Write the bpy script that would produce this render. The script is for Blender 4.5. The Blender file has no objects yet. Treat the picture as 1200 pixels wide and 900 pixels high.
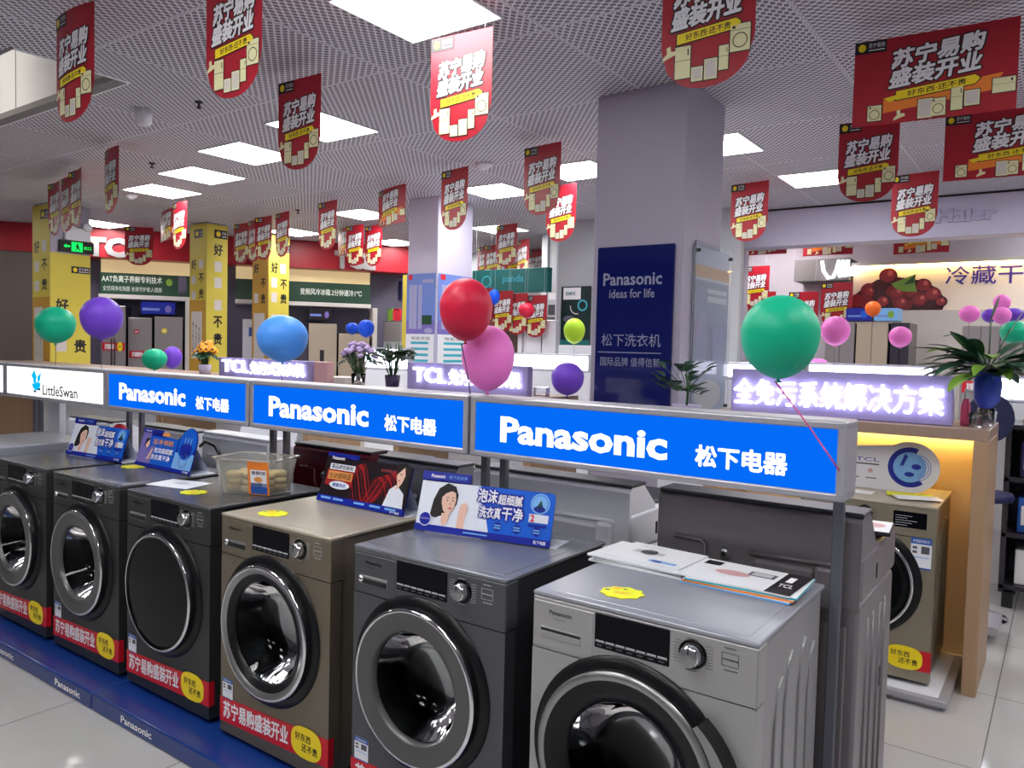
import bpy, bmesh, math, random
from mathutils import Vector, Matrix
import numpy as np
random.seed(7)
SC = bpy.context.scene
COL = SC.collection

# ---------------------------------------------------------------- camera, world, exposure
F_PX, PITCH, ROLL, YAW, CAM_H = 910.7, 0.0459, 0.0248, 0.62, 1.558
_cp, _sp, _cy, _sy = math.cos(PITCH), math.sin(PITCH), math.cos(YAW), math.sin(YAW)
FWD = Vector((-_sy*_cp, _cy*_cp, -_sp))
_rt = Vector((_cy, _sy, 0)); _up = _rt.cross(FWD)
RGT = _rt*math.cos(ROLL) + _up*math.sin(ROLL)
UPV = -_rt*math.sin(ROLL) + _up*math.cos(ROLL)
CAM = Vector((0, 0, CAM_H))
cd = bpy.data.cameras.new('camera'); cam = bpy.data.objects.new('camera', cd); COL.objects.link(cam)
cd.sensor_width = 36.0; cd.sensor_fit = 'HORIZONTAL'; cd.lens = F_PX/1200*36; cd.clip_start = .02; cd.clip_end = 100
m3 = Matrix((RGT, UPV, -FWD)).transposed()
cam.matrix_world = Matrix.Translation(CAM) @ m3.to_4x4()
SC.camera = cam
SC.view_settings.view_transform = 'Standard'; SC.view_settings.look = 'None'
SC.view_settings.exposure = 0.2; SC.view_settings.gamma = 1.0; SC.view_settings.use_curve_mapping = False
W = bpy.data.worlds.new('world'); SC.world = W; W.use_nodes = True
W.node_tree.nodes['Background'].inputs[0].default_value = (.62, .62, .74, 1)
W.node_tree.nodes['Background'].inputs[1].default_value = .62
LAMP = 20.5          # strength of the ceiling panels
CEIL = 3.3

def ray(px, py): return (FWD*F_PX + RGT*(px-600) - UPV*(py-450)).normalized()
def atz(px, py, z): d = ray(px, py); return CAM + d*((z-CAM.z)/d.z)
def aty(px, py, y): d = ray(px, py); return CAM + d*(y/d.y)
def atx(px, py, x): d = ray(px, py); return CAM + d*(x/d.x)
def depth(p): return (Vector(p)-CAM).dot(FWD)

# ---------------------------------------------------------------- materials
def lin(c): c = c/255; return c/12.92 if c <= .04045 else ((c+.055)/1.055)**2.4
def S(r, g, b): return (lin(r), lin(g), lin(b), 1)
def mat(name, rgb, rough=.5, metal=0, emit=0, ergb=None, noise=0, nscale=20, bump=0, trans=0, coat=0, spec=.5, ior=1.45, sss=0, alpha=1):
    m = bpy.data.materials.new(name); m.use_nodes = True
    nt = m.node_tree; b = nt.nodes['Principled BSDF']
    b.inputs['Base Color'].default_value = S(*rgb); b.inputs['Roughness'].default_value = rough
    b.inputs['Metallic'].default_value = metal; b.inputs['Specular IOR Level'].default_value = spec
    b.inputs['IOR'].default_value = ior; b.inputs['Transmission Weight'].default_value = trans
    b.inputs['Coat Weight'].default_value = coat; b.inputs['Alpha'].default_value = alpha
    if sss: b.inputs['Subsurface Weight'].default_value = sss; b.inputs['Subsurface Radius'].default_value = (.05, .05, .05)
    if emit: b.inputs['Emission Color'].default_value = S(*(ergb or rgb)); b.inputs['Emission Strength'].default_value = emit
    if noise or bump:
        tc = nt.nodes.new('ShaderNodeTexCoord'); n = nt.nodes.new('ShaderNodeTexNoise'); n.inputs['Scale'].default_value = nscale
        n.inputs['Detail'].default_value = 4
        nt.links.new(tc.outputs['Object'], n.inputs['Vector'])
        if noise:
            mx = nt.nodes.new('ShaderNodeMixRGB'); mx.blend_type = 'MULTIPLY'; mx.inputs[0].default_value = noise
            mx.inputs[1].default_value = S(*rgb); nt.links.new(n.outputs['Fac'], mx.inputs[2]); 
            br = nt.nodes.new('ShaderNodeBrightContrast'); br.inputs['Bright'].default_value = noise*.12
            nt.links.new(mx.outputs[0], br.inputs[0]); nt.links.new(br.outputs[0], b.inputs['Base Color'])
        if bump:
            bp = nt.nodes.new('ShaderNodeBump'); bp.inputs['Strength'].default_value = bump; bp.inputs['Distance'].default_value = .01
            nt.links.new(n.outputs['Fac'], bp.inputs['Height']); nt.links.new(bp.outputs[0], b.inputs['Normal'])
    return m
def emat(name, rgb, strength):
    m = bpy.data.materials.new(name); m.use_nodes = True; nt = m.node_tree
    for n in list(nt.nodes): nt.nodes.remove(n)
    o = nt.nodes.new('ShaderNodeOutputMaterial'); e = nt.nodes.new('ShaderNodeEmission')
    e.inputs[0].default_value = S(*rgb); e.inputs[1].default_value = strength
    nt.links.new(e.outputs[0], o.inputs[0]); return m
M = {}
def brushed(name, rgb, rough=.38, metal=.55, sx=2, sz=160):
    m = mat(name, rgb, rough, metal); nt = m.node_tree; b = nt.nodes['Principled BSDF']
    tc = nt.nodes.new('ShaderNodeTexCoord'); mp = nt.nodes.new('ShaderNodeMapping'); mp.inputs['Scale'].default_value = (sx, 8, sz)
    n = nt.nodes.new('ShaderNodeTexNoise'); n.inputs['Scale'].default_value = 3; n.inputs['Detail'].default_value = 3
    r = nt.nodes.new('ShaderNodeMapRange'); r.inputs['To Min'].default_value = rough-.07; r.inputs['To Max'].default_value = rough+.07
    nt.links.new(tc.outputs['Object'], mp.inputs[0]); nt.links.new(mp.outputs[0], n.inputs['Vector'])
    nt.links.new(n.outputs['Fac'], r.inputs['Value']); nt.links.new(r.outputs[0], b.inputs['Roughness']); return m

def wood(name, a, c, scale=3):
    m = mat(name, a, .42); nt = m.node_tree; b = nt.nodes['Principled BSDF']
    tc = nt.nodes.new('ShaderNodeTexCoord'); mp = nt.nodes.new('ShaderNodeMapping'); mp.inputs['Scale'].default_value = (14, 14, 1)
    n = nt.nodes.new('ShaderNodeTexNoise'); n.inputs['Scale'].default_value = scale; n.inputs['Detail'].default_value = 6; n.inputs['Distortion'].default_value = .6
    cr = nt.nodes.new('ShaderNodeMixRGB'); cr.inputs[1].default_value = S(*a); cr.inputs[2].default_value = S(*c)
    nt.links.new(tc.outputs['Object'], mp.inputs[0]); nt.links.new(mp.outputs[0], n.inputs['Vector'])
    nt.links.new(n.outputs['Fac'], cr.inputs[0]); nt.links.new(cr.outputs[0], b.inputs['Base Color']); return m

def ceiling_mat():
    m = mat('ceiling_mesh_tiles', (170, 167, 180), .6); nt = m.node_tree; b = nt.nodes['Principled BSDF']; L = nt.links.new
    tc = nt.nodes.new('ShaderNodeTexCoord')
    def mth(op, a, c=None, d=None):
        n = nt.nodes.new('ShaderNodeMath'); n.operation = op
        for i, v in enumerate((a, c, d)):
            if v is None: continue
            if isinstance(v, (int, float)): n.inputs[i].default_value = v
            else: L(v, n.inputs[i])
        return n.outputs[0]
    sp = nt.nodes.new('ShaderNodeSeparateXYZ'); L(tc.outputs['Object'], sp.inputs[0])
    X, Y = sp.outputs[0], sp.outputs[1]
    T = 1.2
    # tiles turned a quarter like a checkerboard
    ix = mth('FLOOR', mth('DIVIDE', X, T)); iy = mth('FLOOR', mth('DIVIDE', Y, T))
    chk = mth('PINGPONG', mth('ADD', ix, iy), 1)
    mixu = nt.nodes.new('ShaderNodeMix'); mixu.data_type = 'FLOAT'; L(chk, mixu.inputs[0]); L(X, mixu.inputs[2]); L(Y, mixu.inputs[3])
    mixv = nt.nodes.new('ShaderNodeMix'); mixv.data_type = 'FLOAT'; L(chk, mixv.inputs[0]); L(Y, mixv.inputs[2]); L(X, mixv.inputs[3])
    U, V = mixu.outputs[0], mixv.outputs[0]
    PU, PV = .060, .050
    def cell(ou, ov):
        u = mth('SUBTRACT', mth('FRACT', mth('ADD', mth('DIVIDE', U, PU), ou)), .5)
        v = mth('SUBTRACT', mth('FRACT', mth('ADD', mth('DIVIDE', V, PV), ov)), .5)
        au = mth('ABSOLUTE', u); av = mth('ABSOLUTE', v)
        return mth('MAXIMUM', mth('ADD', mth('MULTIPLY', au, 1.05), mth('MULTIPLY', av, .95)), mth('MULTIPLY', av, 1.5))
    h = mth('MINIMUM', cell(0, 0), cell(.5, .5))
    hole = mth('LESS_THAN', h, .375)
    # tile joints
    fx = mth('ABSOLUTE', mth('SUBTRACT', mth('FRACT', mth('DIVIDE', X, T)), .5)); fy = mth('ABSOLUTE', mth('SUBTRACT', mth('FRACT', mth('DIVIDE', Y, T)), .5))
    edge = mth('MAXIMUM', fx, fy)
    rim = mth('GREATER_THAN', edge, .494); seam = mth('GREATER_THAN', edge, .4985)
    hole = mth('MULTIPLY', hole, mth('SUBTRACT', 1, rim))
    c1 = nt.nodes.new('ShaderNodeMixRGB'); c1.inputs[1].default_value = S(222, 220, 230); c1.inputs[2].default_value = S(118, 114, 126); L(hole, c1.inputs[0])
    c2 = nt.nodes.new('ShaderNodeMixRGB'); c2.inputs[2].default_value = S(150, 146, 154); L(seam, c2.inputs[0]); L(c1.outputs[0], c2.inputs[1])
    L(c2.outputs[0], b.inputs['Base Color']); return m

def floor_mat():
    m = mat('floor_gloss_tiles', (205, 203, 202), .07, spec=.6); nt = m.node_tree; b = nt.nodes['Principled BSDF']; L = nt.links.new
    tc = nt.nodes.new('ShaderNodeTexCoord'); mp = nt.nodes.new('ShaderNodeMapping'); mp.inputs['Location'].default_value = (.2, -3.4, 0)
    L(tc.outputs['Object'], mp.inputs[0])
    br = nt.nodes.new('ShaderNodeTexBrick'); br.offset = 0; br.inputs['Scale'].default_value = 1
    br.inputs['Brick Width'].default_value = .8; br.inputs['Row Height'].default_value = .8; br.inputs['Mortar Size'].default_value = .0028
    br.inputs['Mortar Smooth'].default_value = .1
    br.inputs['Color1'].default_value = S(184, 182, 181); br.inputs['Color2'].default_value = S(179, 178, 178); br.inputs['Mortar'].default_value = S(120, 118, 116)
    L(mp.outputs[0], br.inputs['Vector'])
    n = nt.nodes.new('ShaderNodeTexNoise'); n.inputs['Scale'].default_value = 2.5; n.inputs['Detail'].default_value = 5; L(tc.outputs['Object'], n.inputs['Vector'])
    mx = nt.nodes.new('ShaderNodeMixRGB'); mx.blend_type = 'MULTIPLY'; mx.inputs[0].default_value = .12; L(br.outputs[0], mx.inputs[1]); L(n.outputs['Color'], mx.inputs[2])
    L(mx.outputs[0], b.inputs['Base Color']); return m

M['ceiling'] = ceiling_mat(); M['floor'] = floor_mat()
M['white_wall'] = mat('white_wall', (205, 203, 214), .7, noise=.05)
M['grey_wall'] = mat('grey_wall', (178, 182, 188), .6)
M['brown_wall'] = mat('brown_wall', (88, 74, 68), .6, noise=.2)
M['column'] = mat('column_paint', (172, 168, 188), .45, noise=.06, nscale=3)
M['column_pale'] = mat('column_paint_pale', (200, 196, 218), .5)  # pale lilac paint of the columns with refrigerator posters
M['lamp'] = emat('lamp_diffuser', (255, 253, 250), LAMP)
M['lampframe'] = mat('lamp_frame', (225, 225, 230), .5)
M['red'] = mat('banner_red', (164, 24, 42), .4)
M['redback'] = mat('banner_red_back', (176, 24, 44), .4)
M['redwall'] = mat('red_fascia', (150, 12, 32), .4)
M['black'] = mat('print_black', (28, 24, 30), .45)
M['white'] = mat('print_white', (232, 232, 238), .45)
M['yellow'] = mat('print_yellow', (240, 214, 30), .45)
M['orange'] = mat('print_orange', (235, 130, 45), .45)
M['cream'] = mat('print_cream', (226, 222, 176), .5)
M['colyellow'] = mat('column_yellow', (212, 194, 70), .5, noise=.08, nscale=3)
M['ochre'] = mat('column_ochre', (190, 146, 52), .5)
M['palegrey'] = mat('print_pale_grey', (206, 200, 196), .5)
M['silver'] = brushed('steel_silver', (162, 162, 164), .42, .4); M['silver_lid'] = mat('silver_lid', (150, 153, 163), .3, .3)
M['graphite'] = brushed('steel_graphite', (88, 90, 95)); M['champ'] = brushed('steel_champagne', (120, 111, 96))
M['dark'] = brushed('steel_dark', (62, 64, 65)); M['champ2'] = brushed('steel_gold', (150, 142, 126))
M['lidgrey'] = mat('lid_grey', (120, 123, 132), .26, .4); M['liddark'] = mat('lid_dark', (88, 89, 94), .24, .4); M['lidchamp'] = mat('lid_champagne', (170, 162, 146), .3, .25)
M['sidedark'] = mat('side_panel_dark', (50, 49, 54), .4, .3); M['sidesilver'] = mat('side_panel_silver', (150, 150, 153), .42, .3)
M['sidechamp'] = mat('side_panel_champagne', (128, 118, 104), .38, .4)
M['chrome'] = mat('chrome', (225, 225, 230), .08, 1); M['satin'] = mat('satin_ring', (150, 150, 152), .3, .8)
M['blackgloss'] = mat('black_gloss', (11, 12, 15), .1, 0, spec=.2); M['blackmatte'] = mat('black_matte', (24, 24, 27), .5)
M['display'] = mat('display_glass', (9, 11, 17), .1, spec=.14); M['blackband'] = mat('door_band_black', (20, 20, 23), .3, spec=.3)
M['doorglass'] = mat('door_glass', (150, 154, 157), .02, trans=1, ior=1.22); M['drum'] = mat('drum_steel', (66, 68, 72), .42, .5)
M['gasket'] = mat('gasket', (44, 46, 51), .5); M['ringgrey'] = mat('door_ring_grey', (84, 85, 86), .32, .3)
M['labelblue'] = mat('label_blue', (36, 86, 170), .5); M['ltext'] = mat('panel_text', (70, 70, 74), .5); M['wtext'] = mat('panel_text_pale', (190, 192, 198), .5)
M['sash'] = mat('sash_red', (198, 22, 40), .35); M['plinth'] = mat('plinth_blue', (22, 52, 122), .25, coat=.2)
M['signblue'] = emat('sign_blue', (4, 108, 248), .87); M['signwhite'] = emat('sign_letter', (255, 255, 255), 1.25)
M['signpanelwhite'] = emat('sign_white_panel', (255, 255, 250), 1.5); M['rowwhite'] = emat('sign_white_row', (236, 238, 255), 6.0)
M['alu'] = mat('aluminium', (182, 182, 192), .35, .5); M['aludark'] = mat('aluminium_dark', (112, 114, 124), .4, .5)
M['swan'] = emat('swan_blue', (10, 178, 236), 1.0); M['swandark'] = emat('swan_dark', (30, 80, 110), .9); M['signgrey'] = emat('sign_grey_text', (52, 54, 62), 1.0)
M['tclletter'] = emat('lit_letter', (226, 228, 255), 6.0); M['tclboard'] = mat('lit_board', (150, 140, 190), .35)  # lavender board colour stands in for the letters' bluish-purple light
M['counterwood'] = wood('counter_wood', (176, 146, 116), (158, 128, 100)); M['countertop'] = wood('counter_top', (160, 136, 124), (146, 122, 110))
M['glow'] = emat('warm_light_strip', (255, 218, 130), 26.0); M['nichewall'] = mat('niche_back', (240, 212, 166), .5)
M['paper'] = mat('paper', (226, 228, 234), .5); M['papergrey'] = mat('paper_print_grey', (80, 80, 90), .5); M['pinkprint'] = mat('paper_print_pink', (206, 160, 166), .5)
M['tag'] = mat('tag_yellow', (228, 232, 10), .45); M['tagorange'] = mat('tag_orange', (232, 166, 40), .5)
M['cardblue'] = mat('card_blue', (16, 92, 206), .3); M['carddeep'] = mat('card_deep_blue', (20, 36, 150), .3); M['cardwhite'] = mat('card_white', (214, 220, 234), .35)
M['cardlight'] = mat('card_light_blue', (120, 176, 232), .35); M['skin'] = mat('print_skin', (224, 184, 166), .45); M['hair'] = mat('print_hair', (26, 20, 24), .45)
M['lip'] = mat('print_lip', (190, 80, 86), .45); M['carddark'] = mat('card_dark', (30, 22, 28), .3); M['cardred2'] = mat('card_dark_red', (92, 20, 26), .35); M['cardred'] = mat('card_red', (150, 26, 32), .35); M['cardgold'] = mat('card_gold', (222, 150, 80), .4)
M['tub'] = mat('tub_plastic', (240, 239, 234), .16, trans=.86, ior=1.12); M['biscuit'] = mat('biscuit', (214, 190, 128), .8, noise=.3)
M['navy'] = mat('navy_panel', (16, 26, 96), .06, coat=.4); M['navytext'] = mat('navy_text', (150, 156, 186), .4)
M['glasspane'] = mat('clear_panel', (235, 240, 245), .03, trans=.9, ior=1.1)
M['posterblue'] = mat('poster_blue', (110, 134, 206), .4); M['posterpurple'] = mat('poster_purple', (120, 108, 184), .4); M['postersteel'] = mat('poster_steel', (160, 160, 200), .4); M['teal'] = mat('teal_board', (12, 104, 104), .4); M['tealtext'] = mat('teal_print', (60, 170, 190), .5)
M['maroon'] = mat('maroon_paint', (86, 16, 30), .25, .3); M['whiteplastic'] = mat('white_plastic', (222, 224, 232), .35); M['bluegrey'] = mat('blue_grey_shell', (228, 230, 238), .35, .05)
M['umber'] = mat('umber_shell', (124, 119, 124), .36, .3); M['smoke'] = mat('smoked_lid', (44, 46, 54), .4)
M['greenboard'] = mat('green_board', (36, 66, 50), .35); M['boardtext'] = mat('board_text', (214, 220, 210), .4); M['beigelit'] = mat('beige_panel', (214, 190, 142), .5, emit=.55)
M['nichedark'] = mat('niche_dark', (92, 88, 108), .5); M['fridge'] = mat('fridge_grey', (150, 144, 146), .28, .4); M['fridgegold'] = mat('fridge_gold', (186, 172, 152), .28, .4)
M['fridgedark'] = mat('fridge_dark', (58, 56, 66), .2, .3); M['metalletter'] = mat('steel_letters', (176, 172, 174), .3, .6)
M['exit'] = emat('exit_green', (20, 250, 90), 1.6); M['leaf'] = mat('leaf_green', (36, 74, 52), .35); M['leaf2'] = mat('leaf_pale', (120, 160, 60), .4); M['stemg'] = mat('stem_green', (50, 84, 50), .5)
M['lav'] = mat('flower_lavender', (178, 156, 206), .6); M['sun'] = mat('flower_orange', (236, 160, 40), .6); M['seed'] = mat('flower_brown', (60, 36, 30), .7)
M['potblue'] = mat('vase_blue', (54, 78, 190), .2); M['potwhite'] = mat('pot_white', (206, 200, 232), .35); M['potdark'] = mat('pot_dark', (58, 46, 84), .35); M['glass'] = mat('tumbler_glass', (245, 245, 250), .02, trans=1, ior=1.4)
M['pinkbottle'] = mat('bottle_pink', (206, 80, 120), .2); M['chairblue'] = mat('chair_navy', (26, 32, 78), .6); M['grape'] = mat('print_grape', (122, 26, 40), .4); M['grapemid'] = mat('print_grape_mid', (146, 40, 48), .4); M['grapehi'] = mat('print_grape_light', (206, 96, 92), .4); M['grapedark'] = mat('print_grape_dark', (66, 16, 28), .4)
M['grapebg'] = emat('grape_lightbox', (255, 214, 130), .92); M['indigo'] = mat('indigo_letters', (60, 44, 150), .4); M['neon'] = emat('neon_white', (246, 250, 255), 3)
M['beam'] = mat('beam_paint', (198, 196, 220), .6); M['ghost'] = mat('letter_lilac_grey', (178, 178, 208), .6); M['recess'] = mat('recess_white', (246, 247, 252), .6); M['dustgrey'] = mat('trim_grey', (128, 126, 128), .6)  # ghost: lilac grey of the raised beam letters, reused in the column poster
M['redplastic'] = mat('red_plastic', (206, 40, 60), .3); M['hose'] = mat('hose_black', (18, 18, 20), .35); M['warmtan'] = mat('warm_strip', (230, 180, 120), .4)  # last one: plain tan strip across the top of the column poster

# ---------------------------------------------------------------- mesh building
_tc = {}
def text_mesh(s, bold=0, ext=0):
    k = (s, bold, ext)
    if k not in _tc:
        cu = bpy.data.curves.new('lettering', 'FONT'); cu.body = s; cu.offset = bold; cu.resolution_u = 2; cu.extrude = ext
        o = bpy.data.objects.new('lettering', cu); me = bpy.data.meshes.new_from_object(o)
        v = [x.co.copy() for x in me.vertices]; f = [tuple(p.vertices) for p in me.polygons]
        bpy.data.objects.remove(o); bpy.data.meshes.remove(me); bpy.data.curves.remove(cu)
        x0 = min(p.x for p in v); x1 = max(p.x for p in v); y0 = min(p.y for p in v); y1 = max(p.y for p in v)
        v = [((p.x-x0)/(x1-x0), (p.y-y0)/(y1-y0), p.z/ext if ext else 0) for p in v]
        _tc[k] = (v, f, (x1-x0)/(y1-y0))
    return _tc[k]

class MB:
    def __init__(s): s.bm = bmesh.new(); s.mats = []
    def mi(s, m):
        m = M[m] if isinstance(m, str) else m
        if m not in s.mats: s.mats.append(m)
        return s.mats.index(m)
    def face(s, pts, m, smooth=False):
        vs = [s.bm.verts.new(p) for p in pts]
        try: f = s.bm.faces.new(vs)
        except ValueError: return
        f.material_index = s.mi(m); f.smooth = smooth; return f
    def box(s, x0, x1, y0, y1, z0, z1, m, bev=0, seg=1, T=None):
        c = [Vector((x, y, z)) for z in (z0, z1) for y in (y0, y1) for x in (x0, x1)]
        if T: c = [T @ p for p in c]
        v = [s.bm.verts.new(p) for p in c]; i = s.mi(m); fs = []
        for q in ((0, 2, 3, 1), (4, 5, 7, 6), (0, 1, 5, 4), (2, 6, 7, 3), (0, 4, 6, 2), (1, 3, 7, 5)):
            f = s.bm.faces.new([v[k] for k in q]); f.material_index = i; fs.append(f)
        if bev:
            es = list({e for f in fs for e in f.edges})
            r = bmesh.ops.bevel(s.bm, geom=es, offset=bev, segments=seg, profile=.5, affect='EDGES', material=-1)
            if seg > 1:
                for f in r['faces']: f.smooth = True
    def lathe(s, prof, m, o=(0, 0, 0), ax=(0, 0, 1), n=32, smooth=True, sx=1):
        # prof: (radius, height along axis); m: one material or a list with one per band
        a = Vector(ax).normalized(); t = Vector((1, 0, 0)) if abs(a.x) < .9 else Vector((0, 1, 0))
        u = (t - a*t.dot(a)).normalized(); w = a.cross(u); o = Vector(o); rings = []
        for r, h in prof:
            if r < 1e-6: rings.append([s.bm.verts.new(o + a*h)])
            else: rings.append([s.bm.verts.new(o + a*h + (u*math.cos(2*math.pi*k/n)*sx + w*math.sin(2*math.pi*k/n))*r) for k in range(n)])
        for j in range(len(rings)-1):
            A, B = rings[j], rings[j+1]; i = s.mi(m[j] if isinstance(m, (list, tuple)) else m)
            for k in range(n):
                k2 = (k+1) % n
                if len(A) == 1 and len(B) == 1: continue
                q = [A[0], B[k], B[k2]] if len(A) == 1 else [A[k], A[k2], B[0]] if len(B) == 1 else [A[k], A[k2], B[k2], B[k]]
                f = s.bm.faces.new(q); f.material_index = i; f.smooth = smooth
    def tube(s, pts, r, m, n=8, closed=False):
        pts = [Vector(p) for p in pts]; rings = []; N = len(pts); i = s.mi(m)
        rr = r if isinstance(r, (list, tuple)) else [r]*N
        up = Vector((.13, .2, .97))
        for k, p in enumerate(pts):
            d = (pts[(k+1) % N if closed else min(k+1, N-1)] - pts[k-1 if closed else max(k-1, 0)]).normalized()
            u = d.cross(up)
            if u.length < .05: u = d.cross(Vector((1, 0, 0)))
            u.normalize(); w = u.cross(d)
            rings.append([s.bm.verts.new(p + (u*math.cos(2*math.pi*j/n) + w*math.sin(2*math.pi*j/n))*rr[k]) for j in range(n)])
        for k in range(N if closed else N-1):
            A, B = rings[k], rings[(k+1) % N]
            for j in range(n):
                f = s.bm.faces.new([A[j], A[(j+1) % n], B[(j+1) % n], B[j]]); f.material_index = i; f.smooth = True
        if not closed:
            for R in (rings[0], rings[-1]):
                f = s.bm.faces.new(R); f.material_index = i
    def build(s, name, parent=None, loc=None, rz=0, bend=0):
        if bend:
            for k in range(-12, 13): bmesh.ops.bisect_plane(s.bm, geom=s.bm.verts[:]+s.bm.edges[:]+s.bm.faces[:], plane_co=(k*.031, 0, 0), plane_no=(1, 0, 0))
            for v in s.bm.verts: v.co.y += bend*(v.co.x**2)
        bmesh.ops.recalc_face_normals(s.bm, faces=s.bm.faces) if getattr(s, 'recalc', True) else None
        me = bpy.data.meshes.new(name); s.bm.to_mesh(me); s.bm.free()
        for m in s.mats: me.materials.append(m)
        o = bpy.data.objects.new(name, me); COL.objects.link(o)
        if parent: o.parent = parent
        if loc is not None: o.location = loc
        if rz: o.rotation_euler.z = rz
        return o

class FR:
    """a flat frame on a surface: origin, right, up; things are printed or raised on it"""
    def __init__(s, mb, o, ux, uy):
        s.mb = mb; s.o = Vector(o); s.ux = Vector(ux).normalized(); s.uy = Vector(uy).normalized(); s.n = s.ux.cross(s.uy)
        s.sk = 0; s.step = .0006
    def p(s, x, y, l=0): return s.o + s.ux*x + s.uy*(y + s.sk*x) + s.n*(l*s.step)
    def poly(s, pts, m, l=1): return s.mb.face([s.p(x, y, l) for x, y in pts], m)
    def rect(s, x0, y0, x1, y1, m, l=1): s.poly([(x0, y0), (x1, y0), (x1, y1), (x0, y1)], m, l)
    def ell(s, x, y, a, b, m, l=1, n=24, t0=0, t1=2*math.pi): 
        s.poly([(x+a*math.cos(t0+(t1-t0)*k/(n if t1-t0 > 6.2 else n-1)), y+b*math.sin(t0+(t1-t0)*k/(n if t1-t0 > 6.2 else n-1))) for k in range(n)], m, l)
    def ring(s, x, y, r0, r1, m, l=1, n=28, t0=0, t1=2*math.pi):
        for k in range(n):
            a = t0+(t1-t0)*k/n; b = t0+(t1-t0)*(k+1)/n
            s.poly([(x+r0*math.cos(a), y+r0*math.sin(a)), (x+r1*math.cos(a), y+r1*math.sin(a)), (x+r1*math.cos(b), y+r1*math.sin(b)), (x+r0*math.cos(b), y+r0*math.sin(b))], m, l)
    def text(s, t, x0, y0, x1, y1, m, l=2, bold=0, ext=0, d=0, shear=0, grow=0):
        if any(ord(c) > 0x2e80 for c in t) and (bold or grow):
            q = bold*(y1-y0)*.8+grow; n = 8
            for k in range(n):
                a = 2*math.pi*k/n; dx, dy = q*math.cos(a), q*math.sin(a)
                s.text(t, x0+dx, y0+dy, x1+dx, y1+dy, m, l-.07*(k+1), 0, ext, 0, shear)
            bold = grow = 0
        v, f, asp = text_mesh(t, bold, ext and .02)
        x0 -= grow; x1 += grow; y0 -= grow; y1 += grow
        i = s.mb.mi(m); w, h = x1-x0, y1-y0
        vs = [s.mb.bm.verts.new(s.p(x0+a*w+shear*(b-.5)*h, y0+b*h, l) + s.n*(ext*(c+1)/2)) for a, b, c in v]
        for q in f:
            try: k = s.mb.bm.faces.new([vs[j] for j in q]); k.material_index = i
            except ValueError: pass
    def slab(s, pts, m, t, l=0, side=None):
        """solid of thickness t standing out of the frame (negative: behind)"""
        a = [s.p(x, y, l) for x, y in pts]; b = [q + s.n*t for q in a]
        s.mb.face(b, m); s.mb.face(a[::-1], side or m); N = len(a)
        for k in range(N): s.mb.face([a[k], a[(k+1) % N], b[(k+1) % N], b[k]], side or m)

def tag(o, label=None, cat=None, group=None, kind=None):
    if label: o['label'] = label
    if cat: o['category'] = cat
    if group: o['group'] = group
    if kind: o['kind'] = kind
    return o
def empty(name, loc, label, cat, group=None, rz=0):
    o = bpy.data.objects.new(name, None); COL.objects.link(o); o.location = loc; o.rotation_euler.z = rz; o.empty_display_size = .1
    return tag(o, label, cat, group)
def struct(o, label=None, cat=None): return tag(o, label, cat, None, 'structure')
KIDS = {}
def copy_tree(o, loc=None, rz=None, label=None, scale=None, parent=None, group=None):
    c = o.copy(); COL.objects.link(c)
    if parent: c.parent = parent
    if loc is not None: c.location = loc
    if rz is not None: c.rotation_euler.z = rz
    if label: c['label'] = label
    if group: c['group'] = group
    if scale: c.scale = scale
    for ch in [x for x in bpy.data.objects if x.parent == o]: copy_tree(ch, parent=c)
    return c

# ================================================================ the room
b = MB(); b.box(-16, 5, -5, 16, -.1, 0, 'floor'); struct(b.build('floor'), 'glossy pale grey tiled shop floor', 'floor')
RX0, RX1, RY0, RY1 = -7.6, -5.3, 2.12, 2.82            # opening in the ceiling, upper left
b = MB()
for x0, x1, y0, y1 in ((-16, 5, -5, RY0), (-16, 5, RY1, 16), (-16, RX0, RY0, RY1), (RX1, 5, RY0, RY1)):
    b.box(x0, x1, y0, y1, CEIL, CEIL+.03, 'ceiling')
struct(b.build('ceiling'), 'white perforated mesh ceiling tiles', 'ceiling')
b = MB()                                                # the recess above that opening
b.box(RX0-.02, RX1+.02, RY1, RY1+.02, CEIL-.005, CEIL+.62, 'recess'); b.box(RX0-.02, RX1+.02, RY0-.02, RY0, CEIL-.005, CEIL+.62, 'dustgrey')
b.box(RX0-.02, RX0, RY0, RY1, CEIL-.005, CEIL+.62, 'recess'); b.box(RX1, RX1+.02, RY0, RY1, CEIL-.005, CEIL+.62, 'recess')
b.box(RX0-.02, RX1+.02, RY0-.02, RY1+.02, CEIL+.62, CEIL+.64, 'blackmatte')
b.box(RX0, RX1-.0, RY1-.09, RY1-.001, CEIL-.01, CEIL+.035, 'dustgrey')
for x in (-7.0, -6.2, -5.75): b.box(x, x+.008, RY1-.003, RY1, CEIL+.04, CEIL+.6, 'dustgrey')
struct(b.build('trim_1'), 'white lined ceiling recess with grey lip at upper left', 'recess')
b = MB(); b.box(-16.1, -16, -5, 16, 0, CEIL, 'grey_wall'); struct(b.build('wall_left'))
b = MB(); b.box(-16, 5, 15.9, 16, 0, CEIL, 'grey_wall'); struct(b.build('wall_back'))
b = MB(); b.box(-16, 5, -5, -4.9, 0, CEIL, mat('front_wall', (128, 126, 134), .7)); struct(b.build('wall_front'))  # unseen wall behind the camera, added darkish to tone down reflections
b = MB(); b.box(4.9, 5, -5, 16, 0, CEIL, 'white_wall'); struct(b.build('wall_right'))

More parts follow.
